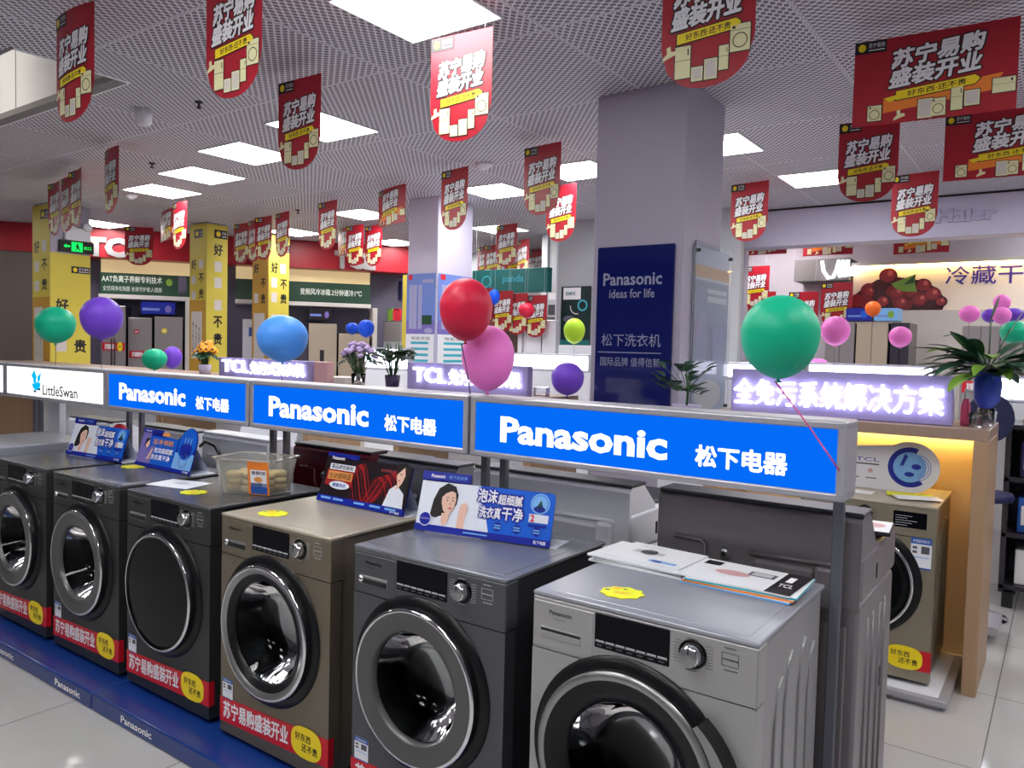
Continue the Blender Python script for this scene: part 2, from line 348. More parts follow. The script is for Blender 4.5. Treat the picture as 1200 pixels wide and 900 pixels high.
# ceiling lamps -----------------------------------------------------------------
def light_panel(cx, cy, label, s=.6):
    r = empty('ceiling_light', (cx, cy, CEIL), label, 'ceiling light', 'square ceiling light panels')
    f = MB(); h = s/2
    for x0, x1, y0, y1 in ((-h-.012, h+.012, -h-.012, -h), (-h-.012, h+.012, h, h+.012), (-h-.012, -h, -h, h), (h, h+.012, -h, h)):
        f.box(x0, x1, y0, y1, -.012, -.0005, 'lampframe')
    f.build('frame', r)
    d = MB(); d.box(-h, h, -h, h, -.009, -.001, 'lamp'); d.build('diffuser', r); return r
def quadc(*px): 
    P = [atz(x, y, CEIL) for x, y in px]; return sum((p.x for p in P))/len(P), sum((p.y for p in P))/len(P)
lp0 = light_panel(-2.82, 3.02, 'big square light panel at the top, above the white-lettered red banner', .62)
def lamp_at(px, label):
    cx, cy = quadc(*px); return copy_tree(lp0, (cx, cy, CEIL), label=label)
lamp_at(((307, 147), (375, 135), (437, 147), (393, 163)), 'light panel behind the shield banner left of the big light panel')
lamp_at(((241, 180), (270, 168), (330, 176), (320, 193)), 'second light panel of the left row of three, in its middle')
lamp_at(((190, 204), (211, 194), (284, 207), (260, 215)), 'light panel of the left row just above the folded red banner')
lamp_at(((152, 224), (165, 216), (234, 223), (210, 231)), 'light panel left of the folded red banner, furthest of the left row')
lamp_at(((116, 262),), 'small far light panel beside the yellow column with the exit sign')
lamp_at(((549, 226), (573, 215), (616, 220), (588, 232)), 'light panel behind the narrow banner over the posters on the pale column')
lamp_at(((697, 195), (655, 192), (680, 211)), 'light panel touching the left edge of the big grey column')
lamp_at(((930, 212), (960, 199), (1000, 203), (955, 219)), 'light panel behind the shield banners at right, left of the big rectangular banner')
lamp_at(((837, 171),), 'sliver of light panel at the right edge of the big grey column')
lamp_at(((345, 272),), 'far light panel above the third yellow column')
lamp_at(((425, 251),), 'far light panel left of the folded box banner')
lamp_at(((462, 284),), 'far light panel beside the red fascia, left of the pale column')
lamp_at(((585, 268),), 'far light panel behind the banner right of the pale column')
for k, (px, lb) in enumerate((((897, 262), 'light panel hidden behind the pale beam'),)):
    lamp_at((px,), lb)
for x, y in ((-1.2, .2), (-3.6, .2), (.9, 1.6), (.9, 3.4), (1.0, 6), (-1.2, -2), (-3.6, -2), (-8.5, 1.2), (-11, 2.2), (-13.2, 3.5), (1.2, 9), (0, -.9), (-2.4, 1.1), (.45, 8.0), (.3, 10.4), (-9.2, 10.6), (2.2, 4.5)):
    copy_tree(lp0, (x, y, CEIL), label='unseen square ceiling light panel out of the picture, adding fill light')  # unseen panels; later entries added to brighten machine fronts and the far end
# recess lamp (cove light inside the opening)
b = MB(); b.box(RX0+.1, RX0+.9, RY0+.03, RY0+.07, CEIL+.3, CEIL+.34, emat('cove_tube', (255, 246, 230), 22)); tag(b.build('cove_light'), 'tube light tucked inside the ceiling recess', 'ceiling light')
# detectors
def detector(px, py, label):
    p = atz(px, py, CEIL); b = MB()
    b.lathe([(.0, -.055), (.03, -.055), (.055, -.035), (.075, -.02), (.08, 0), (0, 0)], 'whiteplastic', n=20); o = b.build('smoke_detector', None, p); tag(o, label, 'smoke detector')
detector(153, 228, 'white smoke detector beside the furthest light panel of the left row'); detector(567, 192, 'white smoke detector above the narrow banner of the pale column')
p = atz(168, 128, CEIL); b = MB(); b.lathe([(0, -.12), (.045, -.12), (.06, -.1), (.065, 0), (0, 0)], 'lampframe', n=24); tag(b.build('ceiling_speaker', None, p), 'white drum shaped fitting on the ceiling by the recess', 'ceiling fitting')
for px, py, lb in ((233, 119, 'tiny sprinkler left of the large light panel'), (349, 246, 'tiny sprinkler above the third yellow column'), (178, 191, 'tiny sprinkler beside the left row of light panels')):
    p = atz(px, py, CEIL); b = MB(); b.lathe([(0, -.05), (.018, -.05), (.02, -.044), (.008, -.04), (.008, -.012), (.03, -.01), (.03, 0), (0, 0)], 'blackmatte', n=10); tag(b.build('sprinkler', None, p), lb, 'sprinkler')

# ================================================================ columns
def column(x0, x1, y0, y1, m, label, cap='blackmatte'):
    b = MB(); b.box(x0, x1, y0, y1, 0, CEIL, m, .006)
    struct(b.build('column'), label, 'column')
column(-2.71, -2.05, 4.73, 5.38, 'column', 'big square grey column carrying the dark blue panel')
CA = (-11.28, -10.80, 4.75, 5.25); CB = (-10.78, -10.37, 6.72, 7.06); CC = (-10.86, -10.46, 7.88, 8.27); CD = (-6.47, -6.0, 6.86, 7.5)
column(*CA, 'column', 'column wrapped in yellow with the green exit sign'); column(*CB, 'column', 'yellow wrapped column behind the purple balloon'); column(*CC, 'column', 'yellow wrapped column behind the light blue balloon')
column(*CD, 'column_pale', 'pale lilac column with refrigerator posters behind the red balloon')
pe = aty(872, 330, 9.8); column(pe.x-.62, pe.x, 9.8, 9.95, 'column_pale', 'pale lilac column half hidden behind the big grey column')

# navy panel on the big column
r = empty('wall_panel', (-2.38, 4.73, 1.0), 'glossy dark blue brand panel on the front of the grey column', 'sign panel')
b = MB(); b.box(-.285, .28, -.02, 0, .0, 1.262, 'navy', .003); b.build('panel', r)
b = MB(); f = FR(b, (0, -.0205, 0), (1, 0, 0), (0, 0, 1))
f.text('Panasonic', -.235, 1.0, .2, 1.085, 'navytext', 1, .02); f.text('ideas for life', -.185, .915, .15, .975, 'navytext', 1, .01)
f.text('松下洗衣机', -.235, .59, .205, .675, 'navytext', 1); f.rect(-.26, .545, .21, .551, 'navytext'); f.text('国际品牌 值得信赖', -.24, .455, .205, .515, 'navytext', 1)
b.build('lettering', r)
# clear panel with poster on its right side
r = empty('wall_poster', (-2.05, 5.2, 1.1), 'framed clear panel with a faded poster on the column side', 'poster frame')
b = MB(); b.box(0.004, .01, -.3, .34, .05, 1.17, M['cardwhite']); f = FR(b, (.0105, -.3, .05), (0, 1, 0), (0, 0, 1))
f.rect(0, .92, .64, 1.0, 'warmtan'); f.rect(0, 0, .64, .9, mat('faded_print', (150, 160, 186), .4)); f.ring(.12, .8, .05, .07, 'postersteel', 2); f.rect(.24, .76, .6, .8, 'paper', 2); f.rect(.24, .82, .6, .85, 'paper', 2)
f.ell(.16, .45, .1, .24, 'ghost', 2); f.slab([(.36, .3), (.52, .3), (.55, .58), (.33, .58)], 'postersteel', .004); f.ell(.3, .12, .25, .1, 'palegrey', 2)
b.build('poster', r)
b = MB(); b.box(.02, .028, -.32, .36, .02, 1.2, 'glasspane'); b.build('glass_pane', r)
b = MB()
for y, z in ((-.28, 1.14), (.32, 1.14), (-.28, .08), (.32, .08)): b.lathe([(0, .04), (.012, .04), (.012, .0)], 'blackmatte', (.0, y, z), (1, 0, 0), 10)
b.build('standoff', r)

def word_squares(f, items):
    for it in items:
        if it[0] == '#': f.rect(it[1], it[2], it[1]+it[3], it[2]+it[3], 'palegrey', 2)
        else: f.text(it[0], it[1], it[2], it[1]+it[3], it[2]+it[3], 'black', 2, .03)
def wrap(c, z0, z1, side, m, items, label, z0b=0.0):
    """poster on a column face: 'f' faces the viewer's aisle, 'r' faces right"""
    if side == 'f': o, ux, w = (c[0]-.004, c[2]-.006, 0), (1, 0, 0), c[1]-c[0]+.008
    else: o, ux, w = (c[1]+.006, c[2]-.004, 0), (0, 1, 0), c[3]-c[2]+.008
    b = MB(); f = FR(b, o, ux, (0, 0, 1)); f.step = .001; f.slab([(0, z0), (w, z0), (w, z1), (0, z1)], m, .004); f.o += f.n*.004
    items(f, w); o = b.build('column_poster'); tag(o, label, 'poster'); return o
def blacktag(f, x, y, w, h):
    f.rect(x, y, x+w, y+h, 'black', 2); f.ell(x+h*.55, y+h*.5, h*.3, h*.32, 'yellow', 3, 12); f.text('苏宁易购', x+h*1.05, y+h*.42, x+w-h*.15, y+h*.82, 'white', 3); f.rect(x+h*1.05, y+h*.2, x+w-h*.15, y+h*.28, 'white', 3)
# heights read off the faces
def zf(c, px, py, side): return (aty(px, py, c[2]) if side == 'f' else atx(px, py, c[1]))
def A_r(f, w):
    z = lambda py: zf(CA, 85, py, 'r').z
    f.text('好', .07, z(366), .22, z(351), 'black', 2, .04); f.text('贵', .3, z(413), .45, z(398), 'black', 2, .04); f.rect(.07, z(412), .2, z(400), 'palegrey', 2); blacktag(f, .26, z(320), .24, z(312)-z(320))
wrap(CA, .3, zf(CA, 85, 298, 'r').z, 'r', 'colyellow', A_r, 'yellow poster below the exit sign with black characters')
def A_f(f, w):
    z = lambda py: zf(CA, 50, py, 'f').z
    f.text('好', .06, z(296), .2, z(282), 'black', 2, .03); f.text('不', .27, z(317), .42, z(304), 'black', 2, .03); f.text('贵', .27, z(340), .42, z(327), 'black', 2, .03)
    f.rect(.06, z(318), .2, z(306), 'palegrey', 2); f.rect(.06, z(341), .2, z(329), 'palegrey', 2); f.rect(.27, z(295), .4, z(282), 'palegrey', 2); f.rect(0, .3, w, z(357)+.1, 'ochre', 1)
    f.rect(.05, z(424), .3, z(360), 'palegrey', 2); blacktag(f, .24, z(257), .22, z(246)-z(257))
    for k in range(3): f.text('好东西还不贵', .09+k*.07, z(420), .1+k*.07+.02, z(366)-.05*k, 'black', 3)
wrap(CA, .3, CEIL-.02, 'f', 'colyellow', A_f, 'narrow yellow poster on the left face of the exit sign column')
def B_r(f, w):
    z = lambda py: zf(CB, 259, py, 'r').z
    f.text('好', .12, z(300), .26, z(287), 'black', 2, .04); f.text('不', .12, z(384), .26, z(371), 'black', 2, .04); f.text('贵', .12, z(404), .26, z(391), 'black', 2, .04)
    for y in (319, 338, 364): f.rect(.13, z(y), .25, z(y-12), 'palegrey', 2)
    blacktag(f, .12, z(280), .22, z(270)-z(280))
wrap(CB, .3, CEIL-.02, 'r', 'colyellow', B_r, 'yellow poster on the right face of the middle yellow column')
def B_f(f, w):
    z = lambda py: zf(CB, 232, py, 'f').z
    f.text('好', .05, z(315), .17, z(304), 'black', 2, .03); f.text('不', .24, z(332), .36, z(321), 'black', 2, .03); f.text('贵', .24, z(350), .36, z(339), 'black', 2, .03)
    for x, y in ((.05, 333), (.05, 351), (.24, 315)): f.rect(x, z(y), x+.11, z(y-10), 'palegrey', 2)
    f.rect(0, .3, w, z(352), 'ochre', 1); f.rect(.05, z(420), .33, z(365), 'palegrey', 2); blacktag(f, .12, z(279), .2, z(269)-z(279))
    for k in range(3): f.text('好东西还不贵', .08+k*.08, z(412), .1+k*.08+.02, z(375)-.04*k, 'black', 3)
wrap(CB, .3, CEIL-.02, 'f', 'colyellow', B_f, 'narrow yellow poster on the left face of the middle yellow column')
def C_r(f, w):
    z = lambda py: zf(CC, 333, py, 'r').z
    f.text('好', .05, z(321), .17, z(309), 'black', 2, .04); f.text('不', .23, z(339), .35, z(328), 'black', 2, .04); f.text('贵', .23, z(356), .35, z(345), 'black', 2, .04)
    for x, y in ((.22, 321), (.05, 338), (.05, 355)): f.rect(x, z(y), x+.11, z(y-11), 'palegrey', 2)
    f.rect(.05, .5, .35, z(369), 'palegrey', 2); blacktag(f, .18, z(296), .22, z(287)-z(296))
wrap(CC, .3, CEIL-.02, 'r', 'colyellow', C_r, 'yellow poster on the right face of the column above the light blue balloon')
def C_f(f, w):
    z = lambda py: zf(CC, 306, py, 'f').z
    f.text('好', .05, z(320), .16, z(309), 'black', 2, .03); f.text('不', .23, z(337), .34, z(327), 'black', 2, .03); f.text('贵', .23, z(356), .34, z(345), 'black', 2, .03)
    f.rect(.05, z(355), .16, z(344), 'palegrey', 2); f.rect(.05, .5, .33, z(367), 'palegrey', 2)
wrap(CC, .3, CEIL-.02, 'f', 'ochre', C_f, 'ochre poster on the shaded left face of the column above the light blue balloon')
# exit sign + emergency lamp on column A's right face
pe = atx(90, 290, CA[1]); r = empty('exit_sign', pe, 'green lit exit sign on the yellow column', 'exit sign')
b = MB(); b.box(.012, .05, -.24, .2, -.075, .075, 'blackmatte', .004); b.build('housing', r)
b = MB(); f = FR(b, (.051, -.24, -.075), (0, 1, 0), (0, 0, 1)); f.rect(.15, .015, .29, .135, 'exit'); 
f.poly([(.05, .075), (.085, .1), (.085, .085), (.13, .085), (.13, .065), (.085, .065), (.085, .05)], 'exit'); f.text('出口', .31, .05, .4, .095, 'exit', 1)
f.ell(.225, .11, .012, .014, 'blackmatte', 2, 12); f.poly([(.21, .1), (.24, .095), (.25, .06), (.265, .03), (.25, .025), (.23, .055), (.215, .03), (.185, .03), (.185, .04), (.208, .045), (.215, .07), (.195, .07), (.195, .08)], 'blackmatte', 2)
b.build('lit_face', r)
pe = atx(90, 274, CA[1]); r = empty('emergency_lamp', pe, 'white twin head emergency lamp above the exit sign', 'emergency lamp')
b = MB(); b.box(.002, .07, -.17, .15, -.1, .07, 'whiteplastic', .01); b.build('case', r)
for y in (-.1, .1):
    b = MB(); b.lathe([(0, 0), (.05, .0), (.06, .03), (.055, .06), (0, .065)], 'whiteplastic', (.05, y, .1), (1, 0, -.3), 16); b.build('lamp_head', r)

# posters on the lilac column
def fridge_poster(o, ux, w, label):
    b = MB(); f = FR(b, o, ux, (0, 0, 1)); f.step = .001
    f.slab([(0, -.62), (w, -.62), (w, .55), (0, .55)], 'posterblue', .004); f.o += f.n*.004
    f.rect(0, -.62, w, -.16, 'paper'); f.rect(0, -.16, w, .0, 'posterpurple'); f.rect(w*.06, .48, w*.2, .54, 'redplastic', 2); f.rect(w*.55, .44, w*.95, .48, 'postersteel', 2)
    for x in (.1, .24, .42): f.rect(w*x, -.1, w*(x+.13), .42, 'postersteel', 2)
    f.rect(w*.56, -.05, w*.9, .06, 'leaf', 2); f.ell(w*.8, -.12, w*.15, .03, 'postersteel', 3)
    for k in range(5): f.rect(w*.18, -.28-.07*k, w*.8, -.25-.07*k, 'tealtext', 2)
    f.text('智能变频', w*.2, -.23, w*.85, -.19, 'ltext', 2); o2 = b.build('column_poster'); tag(o2, label, 'poster')
fridge_poster((CD[0]+.0, CD[2]-.006, 1.86), (1, 0, 0), CD[1]-CD[0]-.02, 'refrigerator poster on the left face of the lilac column'); fridge_poster((CD[1]+.006, CD[2]+.01, 1.86), (0, 1, 0), CD[3]-CD[2]-.02, 'refrigerator poster on the lilac column partly behind the red balloon')
pe = aty(871, 330, 9.79); fridge_poster((pe.x-.4, 9.79, 1.85), (1, 0, 0), .4, 'refrigerator poster beside the big green balloon')

# ================================================================ front-loading washers
def washer(loc, label, front='graphite', side='sidedark', lid='lidgrey', kind='wide', rz=0, sash=True, stick=True, brand='Panasonic', group='front-loading washers under the blue signs', flap=False):
    r = empty('washing_machine', loc, label, 'washing machine', group, rz)
    Wd, D, H = .6, .56, .845
    b = MB(); b.box(.008, .018, .052, D, .03, .83, side, .003); b.box(Wd-.018, Wd-.008, .052, D, .03, .83, side, .003); b.box(.018, Wd-.018, D-.012, D, .03, .83, side); b.box(.018, Wd-.018, .052, D, .03, .042, side)
    # pressed ribs on the side panels
    for x, sg in ((.008, -1), (Wd-.008, 1)):
        for k, (ya, yb, zt) in enumerate(((.16, .17, .70), (.24, .25, .74), (.36, .37, .74), (.45, .46, .70))):
            pts = [(x, ya, .1), (x, ya, zt-.12), (x, ya+.02, zt-.03), (x, ya+.05, zt)]
            b.tube(pts, .006, side, 6)
    b.build('side_shell', r)
    # front panel with a real opening for the door
    cx, cz, R0 = .285, .462, .262
    b = MB(); N = 64; x0, x1, z0, z1 = .0, Wd, .02, .693
    def edge(t):
        c, s_ = math.cos(t), math.sin(t); k = 1e9
        if c > 1e-9: k = min(k, (x1-cx)/c)
        if c < -1e-9: k = min(k, (x0-cx)/c)
        if s_ > 1e-9: k = min(k, (z1-cz)/s_)
        if s_ < -1e-9: k = min(k, (z0-cz)/s_)
        return cx+c*k, cz+s_*k
    R0z = min(R0, z1-cz-.002)
    ts = sorted([2*math.pi*k/N for k in range(N)] + [math.atan2(z-cz, x-cx) % (2*math.pi) for x in (x0, x1) for z in (z0, z1)])
    Rin = .229
    hole = [(cx+Rin*math.cos(t), cz+Rin*math.sin(t)) for t in ts]; out = [edge(t) for t in ts]
    for k in range(len(ts)):
        j = (k+1) % len(ts)
        b.face([(out[k][0], 0, out[k][1]), (hole[k][0], 0, hole[k][1]), (hole[j][0], 0, hole[j][1]), (out[j][0], 0, out[j][1])], front)
        b.face([(hole[k][0], 0, hole[k][1]), (hole[k][0], .05, hole[k][1]), (hole[j][0], .05, hole[j][1]), (hole[j][0], 0, hole[j][1])], 'blackmatte')
        b.face([(out[k][0], 0, out[k][1]), (out[j][0], 0, out[j][1]), (out[j][0], .05, out[j][1]), (out[k][0], .05, out[k][1])], front)
    b.build('front_panel', r)
    # control strip
    b = MB(); b.box(0, Wd, -.001, .06, .6945, .832, front, .003); b.box(.02, Wd-.02, .01, .05, .69, .696, 'blackmatte'); cp = b.build('control_panel', r)
    b = MB()
    if kind == 'gold': b.box(.42, .56, -.003, .01, .735, .81, 'display', .002)
    else: b.box(.187, .39, -.003, .01, .737, .826, 'display', .002)
    f = FR(b, (0, -.0032, 0), (1, 0, 0), (0, 0, 1))
    if kind != 'gold':
        f.rect(.19, .752, .387, .7525, 'wtext')
        for k in range(7): f.rect(.192+k*.0281, .754, .192+k*.0281+.024, .758, 'wtext')
        for k in range(7): f.rect(.194+k*.0281, .744, .194+k*.0281+.016, .747, 'papergrey')
    else:
        for k in range(5): f.rect(.43, .745+k*.011, .43+.05+.02*(k % 3), .747+k*.011, 'wtext')
    b.build('display', cp)
    kx = .297 if kind == 'gold' else .447
    b = MB(); b.lathe([(0, -.028), (.021, -.028), (.0245, -.024), (.026, 0), (.026, .002)], ['satin', 'chrome', 'chrome', 'chrome'], (kx, -.002, .783), (0, 1, 0), 28)
    b.lathe([(.027, -.002), (.034, -.0035), (.035, .002)], ['blackgloss', 'blackgloss'], (kx, -.001, .783), (0, 1, 0), 28); b.box(kx-.0015, kx+.0015, -.031, -.029, .79, .803, 'blackmatte'); b.build('knob', cp)
    b = MB(); f = FR(b, (0, -.0016, 0), (1, 0, 0), (0, 0, 1)); tcol = 'ltext' if front in ('silver', 'champ2') else 'wtext'
    if brand == 'Panasonic': f.text('Panasonic', .052, .791, .121, .803, 'blackmatte' if front == 'silver' else tcol, 1, .03); f.rect(.066, .78, .1, .782, tcol); b.build('brand_lettering', cp); b = MB(); f = FR(b, (0, -.0016, 0), (1, 0, 0), (0, 0, 1))
    for k in range(8):
        for s0, w in ((kx-.048, .022), (kx+.026, .024)): f.rect(s0+(.004 if k in (0, 7) else 0), .758+k*.0072, s0+w, .7592+k*.0072, tcol)
    f.rect(kx-.014, .818, kx+.012, .8195, tcol); f.rect(kx-.014, .744, kx+.012, .7455, tcol)
    if kind != 'gold':
        for a, z in ((.516, .776), (.516, .792)): 
            f.rect(a, z, a+.04, z+.0012, tcol); f.rect(a, z+.014, a+.04, z+.0152, tcol); f.rect(a, z, a+.0012, z+.015, tcol); f.rect(a+.039, z, a+.0402, z+.015, tcol)
        f.rect(.522, .817, .55, .819, tcol); f.rect(.522, .766, .555, .768, tcol)
    b.build('panel_lettering', cp)
    # detergent drawer with its recessed pull
    if kind != 'gold':
        b = MB(); b.box(.004, .183, -.0022, .02, .701, .8215, front, .0015); dr = b.build('detergent_drawer', r)
        b = MB(); b.box(.024, .15, -.0026, .0, .724, .756, 'satin', .002); b.box(.027, .147, -.0032, .0, .727, .744, 'blackmatte' if kind != 'silver' else 'sidesilver', .001); b.box(.027, .147, -.0034, .0, .744, .752, 'blackmatte' if kind == 'silver' else 'satin', .001)
        if kind not in ('black', 'silver'): b.lathe([(0, -.007), (.009, -.006), (.012, -.001), (.012, .0)], 'chrome', (.033, -.002, .74), (0, 1, 0), 16)
        b.build('drawer_pull', dr)
    # lid
    b = MB(); b.box(-.001, Wd+.001, -.002, D+.004, .8325, H, lid, .004, 2); b.box(.03, Wd-.03, .03, D-.05, H-.001, H+.0012, lid, .001); b.build('top_lid', r)
    # feet
    for x in (.06, Wd-.06):
        for y in (.08, D-.06):
            b = MB(); b.lathe([(0, 0), (.022, 0), (.022, .012), (.012, .014), (.012, .04)], 'blackmatte', (x, y, -.0), n=14); b.build('foot', r)
    # drum behind the door
    b = MB(); b.lathe([(.225, .03), (.205, .05), (.175, .075), (.17, .1)], 'gasket', (cx, 0, cz), (0, 1, 0), 40); b.build('door_gasket', r)
    b = MB(); b.lathe([(.2, .1), (.235, .12), (.235, .42), (.18, .45), (0, .44)], 'drum', (cx, 0, cz), (0, 1, 0), 40)
    for k in range(3):
        a = .6+k*2.094; c, s_ = math.cos(a), math.sin(a)
        b.tube([(cx+.21*c, .14, cz+.21*s_), (cx+.205*c, .4, cz+.205*s_)], .03, 'drum', 8)
    b.build('drum', r)
    # door
    ring = {'wide': 'ringgrey', 'thin': 'satin', 'black': 'blackgloss', 'silver': 'blackgloss', 'gold': 'blackgloss'}[kind]
    b = MB(); b.lathe([(.27, -.0015), (.268, -.006), (.25, -.012), (.238, -.014)], 'blackband', (cx, 0, cz), (0, 1, 0), 56); surround = b.build('door_surround', r)  # black ring stands in for the shadowed recess around the door
    d = empty('door', (cx, 0, cz), None, None); d.parent = r; del_keys = [k for k in d.keys()]
    b = MB()
    ri = {'wide': .168, 'thin': .182, 'black': .214, 'silver': .165, 'gold': .19}[kind]
    if kind == 'silver':
        b.lathe([(.241, -.012), (.24, -.03), (.236, -.036), (.2205, -.038), (.218, -.036)], ['blackband', 'satin', 'satin', 'satin'], (0, 0, 0), (0, 1, 0), 64); b.lathe([(.2185, -.0362), (.205, -.034), (ri, -.026), (ri-.006, -.01)], 'blackband', (0, 0, 0), (0, 1, 0), 64)
    else:
        b.lathe([(.241, -.012), (.24, -.029), (.2375, -.034), (.2345, -.0375), (.2285, -.0385), (.2265, -.0375)], ['blackband', 'blackband', 'chrome', 'chrome', 'chrome'], (0, 0, 0), (0, 1, 0), 64)
        if kind == 'thin': b.lathe([(.227, -.0375), (.209, -.034), (.207, -.03), (.184, -.027), (ri-.004, -.012)], ['satin', 'satin', 'blackband', 'blackband'], (0, 0, 0), (0, 1, 0), 64)
        else: b.lathe([(.227, -.0375), (ri+.006, -.034), (ri, -.03), (ri-.004, -.012)], ring, (0, 0, 0), (0, 1, 0), 64)
    dr = b.build('door_ring', d)
    b = MB(); q = ri-.004
    b.lathe([(q, -.014), (q-.015, .02), (q-.035, .07), (q-.05, .095), (q*.45, .112), (0, .116)] if kind not in ('black', 'gold') else [(ri+.004, -.031), (ri*.6, -.034), (0, -.035)], 'doorglass' if kind not in ('black', 'gold') else 'blackgloss', (0, 0, 0), (0, 1, 0), 56)
    if kind not in ('black', 'gold'): b.lathe([(0, .112), (q*.45, .108), (q-.053, .091), (q-.039, .067), (q-.019, .018), (q-.004, -.014)], 'doorglass', (0, 0, 0), (0, 1, 0), 56)
    b.build('door_glass', d)
    if kind == 'silver':
        b = MB(); P = []; n = 16
        for k in range(n+1):
            a = math.radians(42-k*(84/n)); w = .012+.02*math.sin(math.pi*k/n)
            P.append((.243*math.cos(a), .243*math.sin(a), (.247+w)*math.cos(a), (.247+w)*math.sin(a)))
        for k in range(n):
            p_, q_ = P[k], P[k+1]
            for ya, yb, mm in ((-.034, -.034, 'satin'),): b.face([(p_[0], ya, p_[1]), (p_[2], ya, p_[3]), (q_[2], ya, q_[3]), (q_[0], ya, q_[1])], mm)
            b.face([(p_[2], -.034, p_[3]), (p_[2], 0, p_[3]), (q_[2], 0, q_[3]), (q_[2], -.034, q_[3])], 'blackmatte'); b.face([(p_[0], -.034, p_[1]), (q_[0], -.034, q_[1]), (q_[0], 0, q_[1]), (p_[0], 0, p_[1])], 'blackmatte')
            o_ = 1.055; b.face([(p_[2], -.036, p_[3]), (p_[2]*o_, -.03, p_[3]*o_), (q_[2]*o_, -.03, q_[3]*o_), (q_[2], -.036, q_[3])], 'blackmatte')
            b.face([(p_[2]*o_, -.03, p_[3]*o_), (p_[2]*o_, 0, p_[3]*o_), (q_[2]*o_, 0, q_[3]*o_), (q_[2]*o_, -.03, q_[3]*o_)], 'blackmatte')
        b.build('door_handle', d)
    # stickers
    if stick:
        b = MB(); f = FR(b, (0, -.001, 0), (1, 0, 0), (0, 0, 1)); x0, z0, w, h = (.015, .15, .062, .075) if kind != 'gold' else (.5, .55, .085, .145)
        f.rect(x0, z0, x0+w, z0+h, 'paper'); f.rect(x0, z0+h*.8, x0+w, z0+h, 'labelblue', 2); f.rect(x0, z0, x0+w, z0+h*.05, 'labelblue', 2); f.text('中国能效标识', x0+w*.1, z0+h*.85, x0+w*.9, z0+h*.95, 'white', 3)
        for k in range(2): f.rect(x0+w*.08, z0+h*(.5+.14*k), x0+w*.3, z0+h*(.58+.14*k), 'papergrey', 2)
        f.rect(x0+w*.5, z0+h*.5, x0+w*.9, z0+h*.74, 'papergrey', 2); f.rect(x0+w*.1, z0+h*.36, x0+w*.9, z0+h*.39, 'cardlight', 2)
        b.build('energy_label', r)
    if sash:
        b = MB(); f = FR(b, (0, -.0012, 0), (1, 0, 0), (0, 0, 1)); f.step = .0008
        f.slab([(-.001, .058), (.601, .072), (.601, .168), (-.001, .15)], 'sash', .0006); f.o += f.n*.0006
        b.box(.6005, .6015, -.0012, .022, .072, .168, 'sash')
        f.sk = .03; f.text('苏宁易购盛装开业', .022, .075, .395, .138, 'white', 1, .035); f.sk = 0
        c = .492; f.poly([(c+.078*math.copysign(abs(math.cos(t))**.75, math.cos(t)), .122+.055*math.copysign(abs(math.sin(t))**.75, math.sin(t))-.05*(0)) for t in [2*math.pi*k/32 for k in range(32)]], 'yellow', 2)
        f.text('好东西', c-.056, .125, c+.024, .152, 'black', 3, .02); f.text('还不贵', c-.022, .092, c+.058, .119, 'black', 3, .02)
        b.build('promo_sash', r)
    if flap:
        b = MB(); b.box(.37, .52, -.002, .01, .04, .115, front, .002); b.build('filter_flap', r)
    return r
ZB = .076
W1 = washer((-1.124, 1.698, ZB), 'silver front-loading washing machine at the front right with brochures and yellow tag on top', 'silver', 'sidesilver', 'silver_lid', 'silver')
W2 = washer((-1.828, 1.717, ZB), 'dark grey front-loading washing machine under the blue card with the smiling woman', 'graphite', 'sidedark', 'lidgrey', 'wide')
W3 = washer((-2.537, 1.715, ZB), 'champagne front-loading washing machine with the dark red promo card on top', 'champ', 'sidechamp', 'lidchamp', 'thin')
W4 = washer((-3.230, 1.727, ZB), 'dark front-loading washing machine carrying the plastic tub of biscuits', 'dark', 'sidedark', 'liddark', 'black')
W5 = washer((-3.899, 1.727, ZB), 'dark front-loading washing machine between the tub machine and the leftmost one', 'dark', 'sidedark', 'liddark', 'wide')
W6 = washer((-4.575, 1.727, ZB), 'dark front-loading washing machine cut by the left picture edge', 'dark', 'sidedark', 'liddark', 'wide')
b = MB(); b.box(0, .6, 0, .56, .03, .83, 'sidesilver', .006); b.box(-.001, .601, -.004, .565, .83, .885, 'silver_lid', .008, 2); o = b.build('washing_machine', None, (-5.24, 1.72, ZB)); tag(o, 'pale washing machine top at the left picture edge, under the white swan sign', 'washing machine')

# blue plinths
for k, (x0, x1, txt, lb) in enumerate(((-1.86, -.50, (-1.6,), 'blue plinth under the silver and dark grey machines'), (-3.255, -1.868, (-3.02, -2.3), 'blue plinth under the champagne machine and the tub machine'), (-4.60, -3.262, (-4.22, -3.58), 'blue plinth under the two dark machines at left'))):
    r = empty('plinth', (x0, 1.59, 0), lb, 'plinth', 'blue plinths under the washers')
    b = MB(); w = x1-x0; b.box(0, w, 0, .68, 0, .0755, 'plinth', .008, 2); b.build('platform', r)
    for t in txt: b = MB(); f = FR(b, (0, -.0008, 0), (1, 0, 0), (0, 0, 1)); f.text('Panasonic', t-x0, .022, t-x0+.225, .052, 'white', 0, .02); b.build('lettering', r)

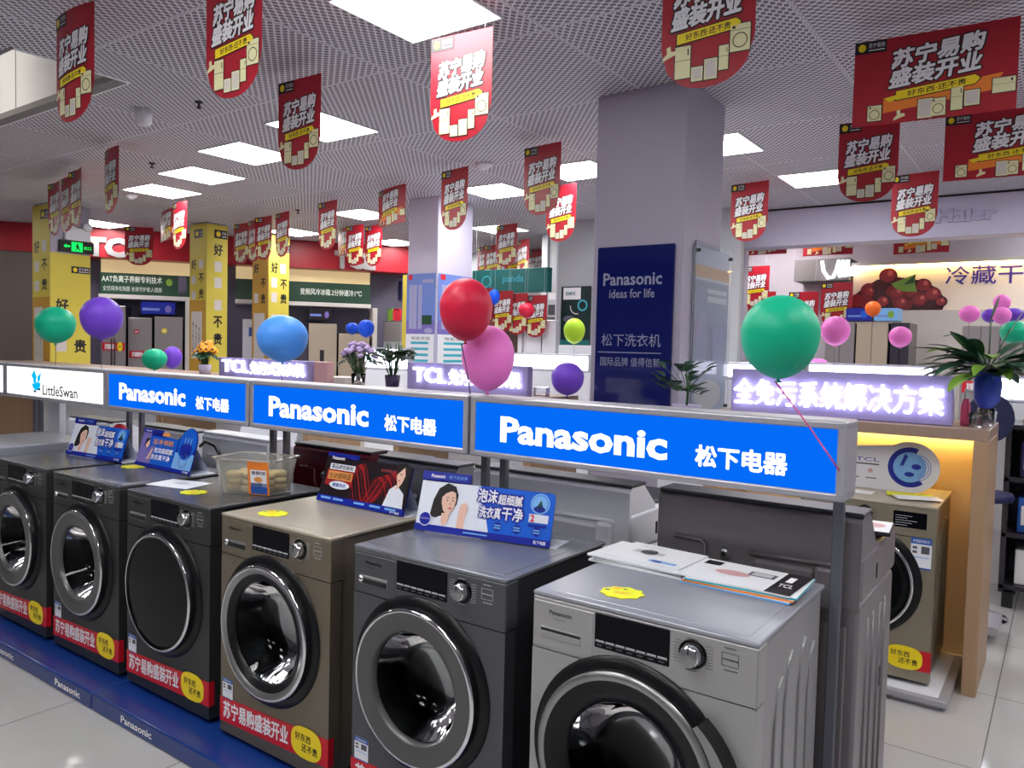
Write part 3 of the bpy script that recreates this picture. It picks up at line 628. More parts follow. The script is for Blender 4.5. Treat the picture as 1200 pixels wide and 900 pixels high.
# ================================================================ illuminated signs over the island
SY, SZ0, SZ1, SL, SX = 2.119, 1.18, 1.39, 1.247, -.4536
def lightbox(k, kind, label):
    x1 = SX-k*SL; x0 = x1-SL+.012; L = x1-x0
    r = empty('illuminated_sign', (x0, SY, SZ0), label, 'illuminated sign', 'light box signs above the washers')
    H = SZ1-SZ0; b = MB(); t = .022
    b.box(0, L, .0, .135, H-t, H, 'alu', .006, 2); b.box(0, L, 0, .135, 0, t, 'alu', .006, 2)
    b.box(0, t, 0, .135, t*.5, H-t*.5, 'alu', .003); b.box(L-t, L, 0, .135, t*.5, H-t*.5, 'alu', .003); b.box(t*.5, L-t*.5, .03, .1345, t*.5, H-t*.5, 'aludark'); b.box(t, L-t, .13, .18, .03, .1, 'aludark'); b.build('frame', r)
    b = MB(); b.box(t, L-t, .004, .03, t, H-t, 'signblue' if kind == 'blue' else 'signpanelwhite'); b.build('lit_panel', r)
    b = MB(); f = FR(b, (0, .0036, 0), (1, 0, 0), (0, 0, 1)); w = L
    if kind == 'blue': f.text('Panasonic', w*.105, H*.275, w*.60, H*.70, 'signwhite', 0, .035, .001); b.build('brand_lettering', r); b = MB(); f = FR(b, (0, .0036, 0), (1, 0, 0), (0, 0, 1)); f.text('松下电器', w*.672, H*.26, w*.88, H*.54, 'signwhite', 0, .05, .001)
    elif kind == 'swan':
        f.text('LittleSwan', w*.406, H*.16, w*.749, H*.46, 'signgrey', 0, .012, .001); b.build('brand_lettering', r); b = MB(); f = FR(b, (0, .0036, 0), (1, 0, 0), (0, 0, 1))
        q = lambda pts, m: f.slab([(w*(.289+(x-195)/135*.103), H*(.852-(y-95)/335*.654)) for x, y in pts], m, .001)
        q([(237, 95), (268, 190), (262, 290), (225, 290), (222, 230), (195, 185)], 'swan'); q([(330, 130), (318, 230), (295, 285), (285, 280), (280, 190)], 'swan')
        q([(200, 290), (225, 300), (275, 275), (325, 280), (318, 330), (300, 370), (265, 390), (235, 385), (215, 350)], 'swan'); q([(225, 392), (265, 392), (262, 425), (230, 425)], 'swandark'); q([(265, 392), (318, 350), (322, 390)], 'swandark')
    b.build({'blue': 'sign_lettering', 'swan': 'swan_emblem', 'plain': 'edge_strip'}[kind], r) if kind != 'plain' else b.bm.free()
    # legs
    for x in ({0: (.0, L-.066), 1: (.0, L-.075), 2: (.0, L-.085), 3: (.03, L-.12), 4: (.4, L-.03)}[k]):
        b = MB(); b.box(x, x+.03, .178, .202, -SZ0, .15, 'aludark', .003); b.build('leg', r)
    return r
lightbox(0, 'blue', 'nearest blue lit brand sign, above the silver washing machine'); lightbox(1, 'blue', 'middle blue lit brand sign, above the champagne washing machine'); lightbox(2, 'blue', 'furthest blue lit brand sign, next to the white swan sign')
lightbox(3, 'swan', 'white lit sign with a light blue swan emblem'); lightbox(4, 'plain', 'blank end of a white lit sign at the left picture edge')
b = MB(); b.box(0, .15, 0, .04, 0, 1.18, 'whiteplastic', .003); tag(b.build('sign_post', None, (-5.33, 2.33, 0)), 'broad white post under the white swan sign', 'post')

# ================================================================ back row of top loaders, seen from behind
def top_loader(x0, x1, y0, label, shell, topz=.99, back=1.09, y1=None, lid='smoke', open_lid=False, hose=False):
    r = empty('top_loading_washer', (x0, y0, 0), label, 'washing machine', 'top-loading washers behind the blue signs')
    w = x1-x0; D = (y1-y0) if y1 else .52
    b = MB(); b.box(0, w, 0, D, .04, topz-.14, shell, .012, 2)
    for x in (0, w):
        for y in (.12, .2, .3, .38): b.tube([(x, y, .12), (x, y, topz-.2)], .007, shell, 6)
    b.box(w-.001, w+.003, .3, .36, .5, .56, 'blackmatte', .001); b.build('cabinet', r)
    b = MB(); b.box(-.004, w+.004, -.003, D+.004, topz-.135, topz, shell, .014, 2); b.build('top_rim', r)
    # rear console: profile extruded across the width
    b = MB(); prof = [(-.006, topz-.15), (-.006, back-.02), (.012, back), (.1, back), (.2, topz+.012), (.2, topz-.02)]
    for j in range(len(prof)):
        p_, q_ = prof[j], prof[(j+1) % len(prof)]; b.face([(0, p_[0], p_[1]), (w, p_[0], p_[1]), (w, q_[0], q_[1]), (0, q_[0], q_[1])], shell)
    b.face([(0, y, z) for y, z in prof], shell); b.face([(w, y, z) for y, z in prof][::-1], shell)
    b.box(-.002, w+.002, .0, .115, back-.004, back+.008, lid, .003); b.build('console', r)
    # back cover with pressed channels and hose holder
    b = MB(); b.box(.03, w-.03, -.014, -.004, .1, topz-.2, shell, .004); 
    b.tube([(.06, -.01, topz-.02), (.15, -.01, topz-.02), (.165, -.012, topz-.03), (.165, -.012, topz-.09), (.19, -.012, topz-.115), (.3, -.012, topz-.118)], .007, shell, 8)
    b.tube([(.31, -.01, topz-.035), (w-.06, -.01, topz-.03)], .007, shell, 8); b.box(.32, w-.12, -.02, 0, topz-.14, topz-.05, shell, .01); b.lathe([(0, -.012), (.014, -.012), (.018, -.004)], 'satin', (.23, -.006, topz-.05), (0, 1, 0), 16); b.lathe([(.008, -.016), (.004, -.016), (.0, -.016)], 'blackmatte', (.23, -.006, topz-.05), (0, 1, 0), 12); b.build('back_cover', r)
    b = MB(); b.box(w-.12, w-.055, -.034, -.004, topz-.16, topz-.035, shell, .012, 2); b.build('hose_holder', r)
    b = MB(); b.box(w+.002, w+.006, .2, .215, topz-.1, topz-.055, 'blackmatte', .001); b.build('side_slot', r)
    b = MB()
    if open_lid: 
        T = Matrix.Translation((0, .19, topz+.01)) @ Matrix.Rotation(math.radians(70), 4, 'X'); b.box(.04, w-.04, 0, .32, 0, .02, lid, .006, 1, T)
    else: b.box(.02, w-.02, .2, D-.02, topz-.004, topz+.016, lid, .006)
    b.build('lid', r)
    for x in (.06, w-.06):
        for y in (.06, D-.06):
            b = MB(); b.lathe([(0, 0), (.025, 0), (.02, .04)], 'blackmatte', (x, y, 0), n=12); b.build('foot', r)
    if hose:
        b = MB(); b.tube([(.02+.0, -.03, topz+.02), (.1, -.05, topz+.055), (.2, -.06, topz+.04), (.26, -.06, topz-.02), (.25, -.06, topz-.08), (.15, -.05, topz-.13), (.03, -.04, topz-.17)], .009, 'hose', 8); b.build('drain_hose', r)
    return r
top_loader(-1.075, -.45, 2.36, 'dark grey top loader seen from behind, right of the brochures', 'umber', .985, 1.105, 2.88)
top_loader(-1.90, -1.21, 2.42, 'pale grey top loader seen from behind, beyond the blue card with the woman', 'bluegrey', .99, 1.085, 2.94)
p = aty(443, 535, 2.42); top_loader(p.x, -1.99, 2.42, 'grey top loader seen from behind, beyond the dark red card', 'aludark', .97, 1.07)
p = aty(345, 540, 2.5); q = aty(402, 540, 2.5); top_loader(p.x, q.x+.18, 2.5, 'dark red top loader beyond the plastic tub', 'maroon', .98, 1.06)
p = aty(238, 540, 2.45); q = aty(342, 540, 2.45); top_loader(p.x, p.x+.56, 2.45, 'white top loader with a black hose looped behind the tub', 'whiteplastic', .97, 1.06, open_lid=True, lid='bluegrey', hose=True)
p = aty(165, 520, 2.45); top_loader(p.x, p.x+.56, 2.45, 'white top loader behind the second promo card from left', 'whiteplastic', .98, 1.05)
p = aty(90, 510, 2.45); top_loader(p.x-.1, p.x+.44, 2.45, 'silver top loader behind the leftmost promo card', 'bluegrey', .97, 1.04)
b = MB(); b.lathe([(0, 0), (.03, 0), (.034, .02), (.034, .09), (.02, .1)], 'aludark', n=20); r0 = b.build('detergent_cup', None, aty(153, 540, 2.3)); r0.location.z = .921; tag(r0, 'small grey cup with a red ball lid between the two left promo cards', 'cup')
b = MB(); b.lathe([(0, .095)]+[(.036*math.sin(t), .13-.036*math.cos(t)) for t in [math.pi*k/10 for k in range(1, 10)]]+[(0, .166)], 'redplastic', n=20); b.build('ball_lid', r0)
r0.location = (r0.location.x, 2.24, .9215)

# ================================================================ things lying on the machines
TOP = ZB+.845+.0015
def promo_card(pa, pb, label, art, h=.2, tilt=.28, outline=None):
    pa, pb = Vector(pa), Vector(pb); d = pb-pa; w = d.length; rz = math.atan2(d.y, d.x)
    r = empty('promo_card', (pa.x, pa.y, TOP), label, 'promo card', 'folded promo cards on the washers', rz)
    b = MB(); f = FR(b, (0, 0, .0005), (1, 0, 0), (0, math.sin(tilt), math.cos(tilt))); f.step = .0008
    f.slab(outline(w, h), 'carddeep', .003); f.o += f.n*.003; art(f, w, h); b.build('printed_panel', r)
    b = MB(); s, c = math.sin(tilt), math.cos(tilt)
    b.face([(.05, s*h*.8+.004, c*h*.8), (w-.05, s*h*.8+.004, c*h*.8), (w-.03, .12, .001), (.03, .12, .001)], 'cardwhite'); b.box(.02, w+.02, .0, .12, 0, .0008, 'cardwhite'); b.build('easel_back', r)
    return r
def woman(f, x, y, s, shirt='cardwhite', flip=1):
    """head and shoulders print: long dark hair, light blouse, raised hand"""
    P = lambda pts: [(x+flip*a*s, y+b_*s) for a, b_ in pts]
    f.poly(P([(-.62, -.25), (-.55, .35), (-.38, .78), (-.05, 1.0), (.3, .9), (.45, .6), (.42, .25), (.1, -.1), (-.2, -.32)]), 'hair', 3)
    f.poly(P([(-.75, -.95), (-.6, -.4), (-.15, -.2), (.25, -.4), (.9, -.1), (1.15, .35), (1.3, -.3), (1.7, -.95)]), shirt, 4)
    f.poly(P([(-.12, -.1), (.18, -.05), (.16, -.42), (.0, -.6), (-.12, -.4)]), 'skin', 5)
    f.poly(P([(-.2, .5), (-.12, .7), (.12, .78), (.34, .66), (.4, .4), (.36, .12), (.24, -.06), (.08, -.12), (-.08, .0), (-.18, .25)]), 'skin', 6)
    f.poly(P([(-.2, .45), (-.16, .72), (.1, .82), (.36, .68), (.16, .72), (-.05, .62)]), 'hair', 7)
    for a in (.04, .27): f.ell(x+flip*a*s, y+.38*s, .045*s, .02*s, 'hair', 7, 10); f.poly(P([(a-.07, .46), (a+.06, .48), (a+.06, .5), (a-.07, .48)]), 'hair', 7)
    f.poly(P([(.1, .09), (.18, .06), (.28, .1), (.2, .14)]), 'lip', 7); f.poly(P([(.18, .36), (.22, .22), (.14, .22)]), 'lip', 6)
    f.poly(P([(.55, -.6), (.85, -.6), (.86, .0), (.92, .25), (.8, .36), (.62, .3), (.56, .05)]), 'skin', 5)
def art_blue(f, w, h):
    f.rect(0, .02, w*.56, h*.84, 'cardwhite'); f.poly([(w*.46, h*.84), (w*.56, .02), (w, .02), (w, h*.78), (w*.99, h*.84)], 'cardblue', 2)
    woman(f, w*.215, h*.37, h*.46)
    f.rect(0, 0, w, h*.11, 'carddeep', 8); f.rect(0, h*.86, w*.375, h, 'carddeep', 8); f.text('Panasonic', w*.07, h*.9, w*.18, h*.96, 'white', 9, .02); f.text('松下泡沫净', w*.21, h*.9, w*.35, h*.96, 'cardlight', 9)
    f.ell(w*.075, h*.2, h*.12, h*.12, 'cardwhite', 9); f.ell(w*.075, h*.2, h*.105, h*.105, 'carddeep', 10); f.rect(w*.035, h*.19, w*.115, h*.215, 'posterpurple', 11)
    f.text('泡沫', w*.45, h*.59, w*.59, h*.80, 'carddeep', 3, .12, grow=.004); f.text('超细腻', w*.6, h*.58, w*.775, h*.74, 'carddeep', 3, .12, grow=.004); f.text('洗衣真', w*.475, h*.34, w*.63, h*.52, 'carddeep', 3, .12, grow=.004); f.text('干净', w*.64, h*.34, w*.79, h*.55, 'carddeep', 3, .12, grow=.004)
    f.text('泡沫', w*.45, h*.59, w*.59, h*.80, 'white', 4, .03); f.text('超细腻', w*.6, h*.58, w*.775, h*.74, 'white', 4, .03); f.text('洗衣真', w*.475, h*.34, w*.63, h*.52, 'white', 4, .03); f.text('干净', w*.64, h*.34, w*.79, h*.55, 'white', 4, .03)
    f.ring(w*.9, h*.66, h*.14, h*.165, 'cardlight', 3); f.ell(w*.9, h*.66, h*.13, h*.13, 'cardlight', 4); f.poly([(w*.87, h*.57), (w*.93, h*.57), (w*.905, h*.72)], 'leaf', 5); f.ell(w*.9, h*.575, h*.1, h*.05, 'carddeep', 5)
    f.rect(w*.835, h*.36, w*.97, h*.49, 'cardwhite', 5); f.text('2', w*.845, h*.37, w*.875, h*.48, 'redplastic', 6, .04); f.rect(w*.835, h*.29, w*.965, h*.33, 'carddeep', 5)
    for a in (.62, .76, .9): f.ell(w*a, h*.22, h*.075, h*.075, 'carddeep', 4); f.rect(w*a-.012, h*.19, w*a+.012, h*.21, 'cardlight', 5); f.rect(w*a-.012, h*.23, w*a+.012, h*.25, 'cardlight', 5)
    f.text('松下电器', w*.89, h*.03, w*.975, h*.085, 'white', 9, .03); f.rect(w*.38, h*.045, w*.56, h*.065, 'cardlight', 9)
def out_blue(w, h): return [(0, 0), (w, 0), (w, h*.74), (w*.992, h*.81), (w*.96, h*.85), (w*.375, h*.85), (w*.375, h), (0, h)]
promo_card((-1.815, 1.985), (-1.318, 2.075), 'blue promo card with a smiling woman on the dark grey washer', art_blue, .205, .30, out_blue)
promo_card((-4.406, 2.02), (-3.915, 2.06), 'blue promo card with a smiling woman, leftmost of the four cards', art_blue, .205, .30, out_blue)
def art_red(f, w, h):
    f.rect(0, h*.1, w, h*.92, 'carddark'); f.rect(0, 0, w, h*.13, 'carddeep', 8)
    for k in range(7):
        q = [(.36+.5*t, .5+.34*math.sin(2.6*t*math.pi+.55*k)*(1-.25*t)-.03*k) for t in [j/22 for j in range(23)]]
        th = .05-.005*k
        for (x0, y0), (x1, y1) in zip(q, q[1:]): f.poly([(x0*w, max(.13, y0-th)*h), (x1*w, max(.13, y1-th)*h), (x1*w, min(.9, max(.14, y1+th))*h), (x0*w, min(.9, max(.14, y0+th))*h)], 'cardred' if k % 2 else 'cardred2', 2+.3*k)
    f.rect(w*.07, h*.66, w*.37, h*.78, 'cardwhite', 5); f.text('高品质低能耗', w*.09, h*.68, w*.35, h*.765, 'ltext', 6, .02)
    f.rect(w*.05, h*.34, w*.37, h*.66, 'cardred', 5); f.rect(w*.07, h*.46, w*.36, h*.63, 'cardgold', 6); f.text('光动银除菌', w*.08, h*.48, w*.35, h*.61, 'carddark', 7)
    f.ell(w*.23, h*.36, w*.12, h*.08, 'cardwhite', 7); f.text('健康洗衣', w*.15, h*.325, w*.31, h*.395, 'labelblue', 8, .03)
    f.text('Panasonic', w*.08, h*.86, w*.23, h*.93, 'white', 9, .02); f.rect(w*.3, h*.9, w*.38, h*.98, 'carddeep', 9); f.text('光动银系列', w*.66, h*.76, w*.83, h*.82, 'lip', 5)
    P = lambda pts: [(a*w, b_*h) for a, b_ in pts]
    f.poly(P([(.84, .95), (.92, .98), (.995, .92), (.985, .4), (.95, .13), (.9, .3), (.86, .6)]), 'hair', 4)
    f.poly(P([(.76, .13), (.8, .45), (.86, .55), (.9, .5), (.96, .4), (.975, .13)]), 'cardwhite', 5); f.poly(P([(.85, .72), (.87, .88), (.92, .9), (.94, .75), (.92, .6), (.89, .5), (.86, .45), (.87, .58)]), 'skin', 6)
    f.ell(w*.895, h*.76, w*.01, h*.012, 'hair', 7, 8); f.ell(w*.885, h*.64, w*.012, h*.012, 'lip', 7, 8); f.poly(P([(.85, .74), (.87, .92), (.93, .92), (.9, .86)]), 'hair', 7)
    for a in (.05, .2, .45, .63, .8): f.rect(w*a, h*.06, w*(a+.12), h*.1, 'cardlight', 9)
    f.text('松下电器', w*.86, h*.015, w*.96, h*.055, 'white', 9, .03)
promo_card((-2.455, 2.10), (-1.978, 2.10), 'dark red promo card with a woman in white on the champagne washer', art_red, .2, .30, lambda w, h: [(0, 0), (w, 0), (w, h*.9), (w*.38, h*.92), (w*.38, h), (.0, h)])
def egg(w, h): return [(0, 0), (w, 0)]+[(w*.83+w*.16*math.cos(t), h*.72+h*.44*math.sin(t)) for t in [math.radians(-15+k*13) for k in range(14)]]+[(w*.64, h*.82), (w*.36, h*.86), (w*.36, h), (0, h)]
def art_egg(f, w, h):
    f.rect(0, h*.09, w*.66, h*.82, 'cardblue'); f.rect(w*.0, h*.09, w*.16, h*.9, 'posterpurple', 2); f.poly([(w*.1, h*.1), (w*.2, h*.55), (w*.28, h*.6), (w*.26, h*.1)], 'posterpurple', 3)
    f.ell(w*.14, h*.6, w*.035, h*.1, 'skin', 5); f.poly([(w*.08, h*.5), (w*.1, h*.74), (w*.17, h*.76), (w*.12, h*.62)], 'hair', 6); f.poly([(w*.18, h*.2), (w*.24, h*.5), (w*.26, h*.48), (w*.22, h*.2)], 'skin', 5)
    f.rect(w*.66, h*.09, w*.99, h*.5, 'cardlight', 2); f.ell(w*.83, h*.74, w*.15, h*.40, 'cardblue', 3); f.ell(w*.83, h*.6, w*.1, h*.2, 'carddeep', 4); f.ring(w*.83, h*.32, w*.06, w*.075, 'posterblue', 4)
    for a in (.78, .83, .88): f.rect(w*a, h*.74, w*(a+.015), h*.9, 'cardlight', 5)
    f.text('洁净领航', w*.22, h*.62, w*.6, h*.76, 'cardgold', 4, .03); f.text('泡沫超细腻', w*.28, h*.4, w*.62, h*.54, 'white', 4, .03); f.text('洗衣真干净', w*.25, h*.22, w*.6, h*.36, 'white', 4, .03)
    f.rect(0, 0, w, h*.09, 'carddeep', 6); f.rect(0, h*.9, w*.36, h, 'carddeep', 6); f.rect(w*.37, h*.86, w*.5, h*.95, 'cardgold', 6); f.text('Panasonic', w*.05, h*.92, w*.16, h*.97, 'white', 7, .02); f.text('松下电器', w*.88, h*.02, w*.97, h*.07, 'white', 7, .03)
promo_card((-3.813, 2.08), (-3.331, 2.08), 'blue promo card with an egg shaped top, second from the left', art_egg, .19, .30, egg)

# plastic tub of biscuits
r = empty('food_tub', (-2.79, 2.05, TOP), 'clear plastic tub of biscuits with an orange label on the dark washer', 'plastic tub', rz=.32)
b = MB(); hw, hd, hh, t = .145, .105, .15, .003
def ringpts(k, z, off=0): 
    a, c = hw*k-off, hd*k-off; rr = .03; pts = []
    for sx, sy, t0 in ((1, 1, 0), (-1, 1, 90), (-1, -1, 180), (1, -1, 270)):
        for j in range(5): an = math.radians(t0+22.5*j); pts.append((sx*(a-rr)+rr*math.cos(an), sy*(c-rr)+rr*math.sin(an), z))
    return pts
R_ = [ringpts(.84, 0), ringpts(1, hh), ringpts(1.06, hh), ringpts(1.06, hh-.008), ringpts(1, hh-.012)]; RI = [ringpts(.84, .003, t), ringpts(1, hh, t)]
def skin_rings(b, A, B, m):
    for k in range(len(A)): b.face([A[k], A[(k+1) % len(A)], B[(k+1) % len(A)], B[k]], m, True)
skin_rings(b, R_[0], R_[1], 'tub'); skin_rings(b, R_[1], R_[2], 'tub'); skin_rings(b, R_[2], R_[3], 'tub'); skin_rings(b, RI[1], RI[0], 'tub'); b.face(R_[0][::-1], 'tub'); b.face(RI[0], 'tub'); skin_rings(b, RI[1], R_[1], 'tub'); b.recalc = False; b.build('tub', r)
b = MB(); f = FR(b, (.03, -.0905, .006), (1, 0, 0), (0, -.11, 1)); f.step = .0008
f.rect(-.0, .0, .1, .14, 'orange'); f.rect(.012, .035, .09, .105, 'white', 2); f.rect(.012, .004, .09, .05, 'labelblue', 2); f.text('香酥饼', .018, .085, .085, .1, 'black', 3, .03); f.ell(.05, .065, .02, .012, 'cardgold', 3, 16); b.build('label', r)
rr = random.Random(3); k = 0
for z in (.022, .048, .074):
    for x, y in ((-.074, -.037), (-.074, .038), (0, -.04), (0, .038), (.074, -.037), (.074, .04)):
        b = MB(); b.lathe([(0, -.014), (.03, -.014), (.037, -.006), (.037, .006), (.03, .014), (0, .014)], 'biscuit', n=18)
        o = b.build('biscuit', None, Vector((-2.79, 2.05, TOP+z)) + Matrix.Rotation(.32, 3, 'Z') @ Vector((x+rr.uniform(-.004, .004), y+rr.uniform(-.004, .004), 0)))
        tag(o, 'round pale biscuit in the clear plastic tub', 'biscuit', 'biscuits in the tub')

# yellow price tags (scalloped cards)
def tagcard(px, py, label, s=.055, rz=0):
    p = atz(px, py, TOP); b = MB(); n = 60
    pts = [(s*(1.12*math.cos(t))*(1+.07*math.cos(9*t)), s*.95*math.sin(t)*(1+.07*math.cos(9*t))) for t in [2*math.pi*k/n for k in range(n)]]
    f = FR(b, (0, 0, .0005), (1, 0, 0), (0, 1, 0)); f.slab(pts, 'tag', .0015); f.o += f.n*.0015
    f.poly([(-.8*s, .35*s), (-.5*s, .72*s), (-.1*s, .7*s), (-.3*s, .42*s)], 'tagorange'); f.ell(-.82*s, .15*s, .14*s, .12*s, 'papergrey', 1, 12); f.ell(.05*s, .55*s, .12*s, .1*s, 'papergrey', 1, 12); f.text('惊爆价', -.4*s, -.35*s, .5*s, .1*s, 'tagorange', 1)
    o = b.build('price_tag', None, (p.x, p.y, TOP), rz); tag(o, label, 'price tag', 'yellow scalloped price tags'); return o
tagcard(729, 695, 'yellow scalloped price tag on the silver washer', .05, .25); tagcard(320, 602, 'yellow scalloped price tag on the champagne washer', .05, .3); tagcard(227, 577, 'yellow scalloped price tag beside the biscuit tub', .05, .3); tagcard(157, 547, 'yellow scalloped price tag between the two left promo cards', .055, .3)
b = MB(); b.box(-.115, .115, -.08, .08, .0005, .002, 'paper', .0003); f = FR(b, (0, 0, .0022), (1, 0, 0), (0, 1, 0)); f.rect(-.03, -.01, .04, .03, 'wtext'); f.rect(-.09, .05, .0, .055, 'wtext')
tag(b.build('paper_sheet', None, (-3.165, 1.925, TOP), .25), 'white sheet of paper in front of the egg topped card', 'paper')
# brochures on the silver washer: two fanned piles, every booklet its own thing
def booklet(x, y, z, rz, w, d, h, label, art=None, edge='paper', cover='paper', group=None):
    b = MB(); b.box(-w/2, w/2, -d/2, d/2, 0, h, edge, .001); f = FR(b, (-w/2, -d/2, h+.0003), (1, 0, 0), (0, 1, 0)); f.rect(.001, .001, w-.001, d-.001, cover)
    if art: art(f, w, d)
    o = b.build('brochure', None, (x, y, z), rz); tag(o, label, 'brochure', group); return o
def art1(f, w, d):
    f.rect(w*.2, d*.45, w*.6, d*.62, 'wtext', 2); f.ell(w*.4, d*.54, w*.1, d*.085, 'papergrey', 3); f.ring(w*.4, d*.54, .02, .026, 'black', 4); f.rect(w*.55, d*.12, w*.9, d*.22, 'cardlight', 2); f.rect(w*.6, d*.1, w*.72, d*.2, 'labelblue', 3); f.text('洗衣机', w*.15, d*.8, w*.5, d*.87, 'wtext', 2)
def art2(f, w, d):
    f.rect(w*.78, 0, w, d, 'black', 2); f.text('TCL', w*.82, d*.3, w*.95, d*.45, 'white', 3, .02); f.rect(w*.84, d*.55, w*.9, d*.8, 'white', 3); f.ell(w*.38, d*.5, w*.16, d*.12, 'pinkprint', 2); f.rect(w*.5, d*.55, w*.74, d*.76, 'papergrey', 2); f.rect(w*.53, d*.58, w*.71, d*.73, 'wtext', 3); f.rect(w*.04, d*.72, w*.2, d*.92, 'black', 2)
z = TOP
for k, (dx, dy, rz, ed) in enumerate(((0, 0, -.02, 'paper'), (.012, .004, .03, 'wtext'), (-.006, .002, -.05, 'paper'))):
    booklet(-1.0+dx, 2.135+dy, z, rz, .30, .21, .006, 'brochure in the left pile, below its top leaflet', None, ed, 'papergrey' if k == 1 else 'paper', 'brochures on the silver washer'); z += .0065
booklet(-.985, 2.15, z, -.06, .25, .20, .003, 'top brochure of the left pile, with a washer picture', art1, 'paper', 'paper', 'brochures on the silver washer')
z = TOP
for k, (ed, cv) in enumerate((('cardlight', 'paper'), ('orange', 'paper'), ('tealtext', 'paper'))):
    booklet(-.695+.004*k, 2.112+.003*k, z, -.02+.03*k, .30, .215, .005, 'brochure in the right pile with coloured page edges', None, ed, cv, 'brochures on the silver washer'); z += .0055
booklet(-.70, 2.118, z, -.03, .31, .21, .004, 'top brochure of the right pile, with a black right margin', art2, 'paper', 'paper', 'brochures on the silver washer')
b = MB(); b.box(-.13, .13, -.09, .09, 0, .012, 'blackmatte', .002); f = FR(b, (-.13, -.09, .0125), (1, 0, 0), (0, 1, 0)); f.rect(.004, .004, .256, .176, 'paper'); f.ell(.19, .1, .05, .04, 'pinkprint', 2); f.rect(.02, .03, .1, .1, 'wtext', 2)
tag(b.build('magazine', None, (-.56, 2.70, 1.003), .1), 'magazine lying on the dark grey top loader at right', 'magazine')

# ================================================================ wooden display counters with lit lettering, second row
CY0, CY1, CT = 4.12, 4.70, 1.24
def counter(x0, x1, label, warm=True):
    r = empty('display_counter', (x0, CY0, 0), label, 'display counter', 'display counters of the second row'); w = x1-x0; D = CY1-CY0
    b = MB(); b.box(0, w, 0, D, CT-.055, CT, 'countertop', .003); b.build('worktop', r)
    for x in (0, w-.06):
        b = MB(); b.box(x, x+.06, .0, D, 0, CT-.055, 'counterwood', .002); b.build('side_panel', r)
    b = MB(); b.box(.06, w-.06, D-.02, D, 0, CT-.055, 'nichewall' if warm else 'whiteplastic'); b.build('back_panel', r)
    if warm:
        b = MB(); b.box(.08, w-.08, D-.06, D-.03, CT-.075, CT-.058, 'glow'); b.build('light_strip', r)
    return r
counter(-1.62, -.275, 'wooden counter with a warm lit niche around the gold washer'); counter(-4.0, -2.78, 'counter behind the pink balloon carrying lit letters', False); counter(-11.2, -7.12, 'pale counter beyond the white swan sign', False); counter(-7.1, -4.95, 'counter behind the light blue balloon carrying lit letters', False)
def lit_sign(x0, x1, z0, z1, text, tx, label, y=None):
    y = y or CY0+.06
    r = empty('lit_letter_board', (x0, y, z0), label, 'lit sign', 'lit letter boards of the second row'); w = x1-x0; h = z1-z0
    b = MB(); b.box(0, w, 0, .06, 0, h, 'tclboard', .004); b.build('board', r)
    b = MB(); f = FR(b, (0, -.012, 0), (1, 0, 0), (0, 0, 1))
    for t, a, c, zz0, zz1 in tx: f.text(t, a*w, zz0*h, c*w, zz1*h, 'tclletter', 0, .016, .008)
    b.build('lettering', r); return r
def sx(px0, px1, a, c, y): # px span -> x fractions
    return None
zt = CT+.002
lit_sign(-1.50, -.43, zt, zt+.235, '', [('全免污系统解决方案', .02, .965, .2, .78)], 'lit board of eight bright characters on the wooden counter at right')
lit_sign(-3.93, -2.86, zt, zt+.20, '', [('TCL', .07, .36, .28, .82), ('免污式.洗衣机', .385, .955, .26, .80)], 'lit board of bright letters behind the pink balloon')
lit_sign(-6.25, -5.0, zt, zt+.17, '', [('TCL', .06, .36, .26, .9), ('免污式洗衣机', .385, .95, .22, .86)], 'lit board of bright letters behind the light blue balloon')
# gold washer on its platform
r = empty('display_platform', (-1.5, 3.85, 0), 'low grey metal platform under the gold washer', 'platform')
b = MB(); b.box(0, 1.11, .03, .62, 0, .02, 'bluegrey', .002); b.build('base', r); b = MB(); b.box(-.02, 1.14, 0, .66, .02, .0505, 'alu', .004); b.box(.02, 1.10, .03, .63, .050, .0520, 'whiteplastic'); b.build('tray', r)
W0 = washer((-1.048, 3.96, .053), 'gold washing machine on a low platform in the lit wooden niche', 'champ2', 'sidechamp', 'lidchamp', 'gold', brand='', group=None, flap=True)
W0.scale = (1, 1, .985)
tz = .053+.845*.985+.002
r = empty('promo_card', (-1.12, 4.30, tz), 'pale promo card with a round washer drum picture on the gold washer', 'promo card')
b = MB(); f = FR(b, (0, 0, 0), (1, 0, 0), (0, .12, 1)); pts = [(0, 0), (.42, 0)]+[(.5+.135*math.cos(t), .125+.128*math.sin(t)) for t in [math.radians(-75+k*12.5) for k in range(17)]]+[(0, .19)]
f.slab(pts, 'whiteplastic', .004); f.o += f.n*.004
f.ring(.5, .125, .075, .1, 'carddeep', 1, 24, 1.2, 5.4); f.ell(.5, .125, .075, .075, 'cardlight', 1); f.ell(.53, .13, .022, .014, 'carddeep', 2, 14); f.ell(.5, .09, .022, .012, 'carddeep', 2, 14); f.poly([(.455, .13), (.47, .13), (.49, .18), (.475, .19)], 'carddeep', 2)
for k in range(4): f.ring(.53, .125, .03+.011*k, .034+.011*k, 'posterblue', 3, 16, -1.4, 1.4)
f.text('来自TCL', .12, .135, .36, .16, 'posterpurple', 1, .03); f.rect(.1, .12, .36, .127, 'papergrey'); 
for k in range(3): f.ell(.16+.08*k, .09, .012, .012, 'pinkprint', 1, 12); f.rect(.14+.08*k, .05, .19+.08*k, .055, 'papergrey')
b.build('printed_panel', r); b = MB(); b.face([(.05, .03, .16), (.4, .03, .16), (.4, .1, 0), (.05, .1, 0)], 'cardwhite'); b.build('easel_back', r)
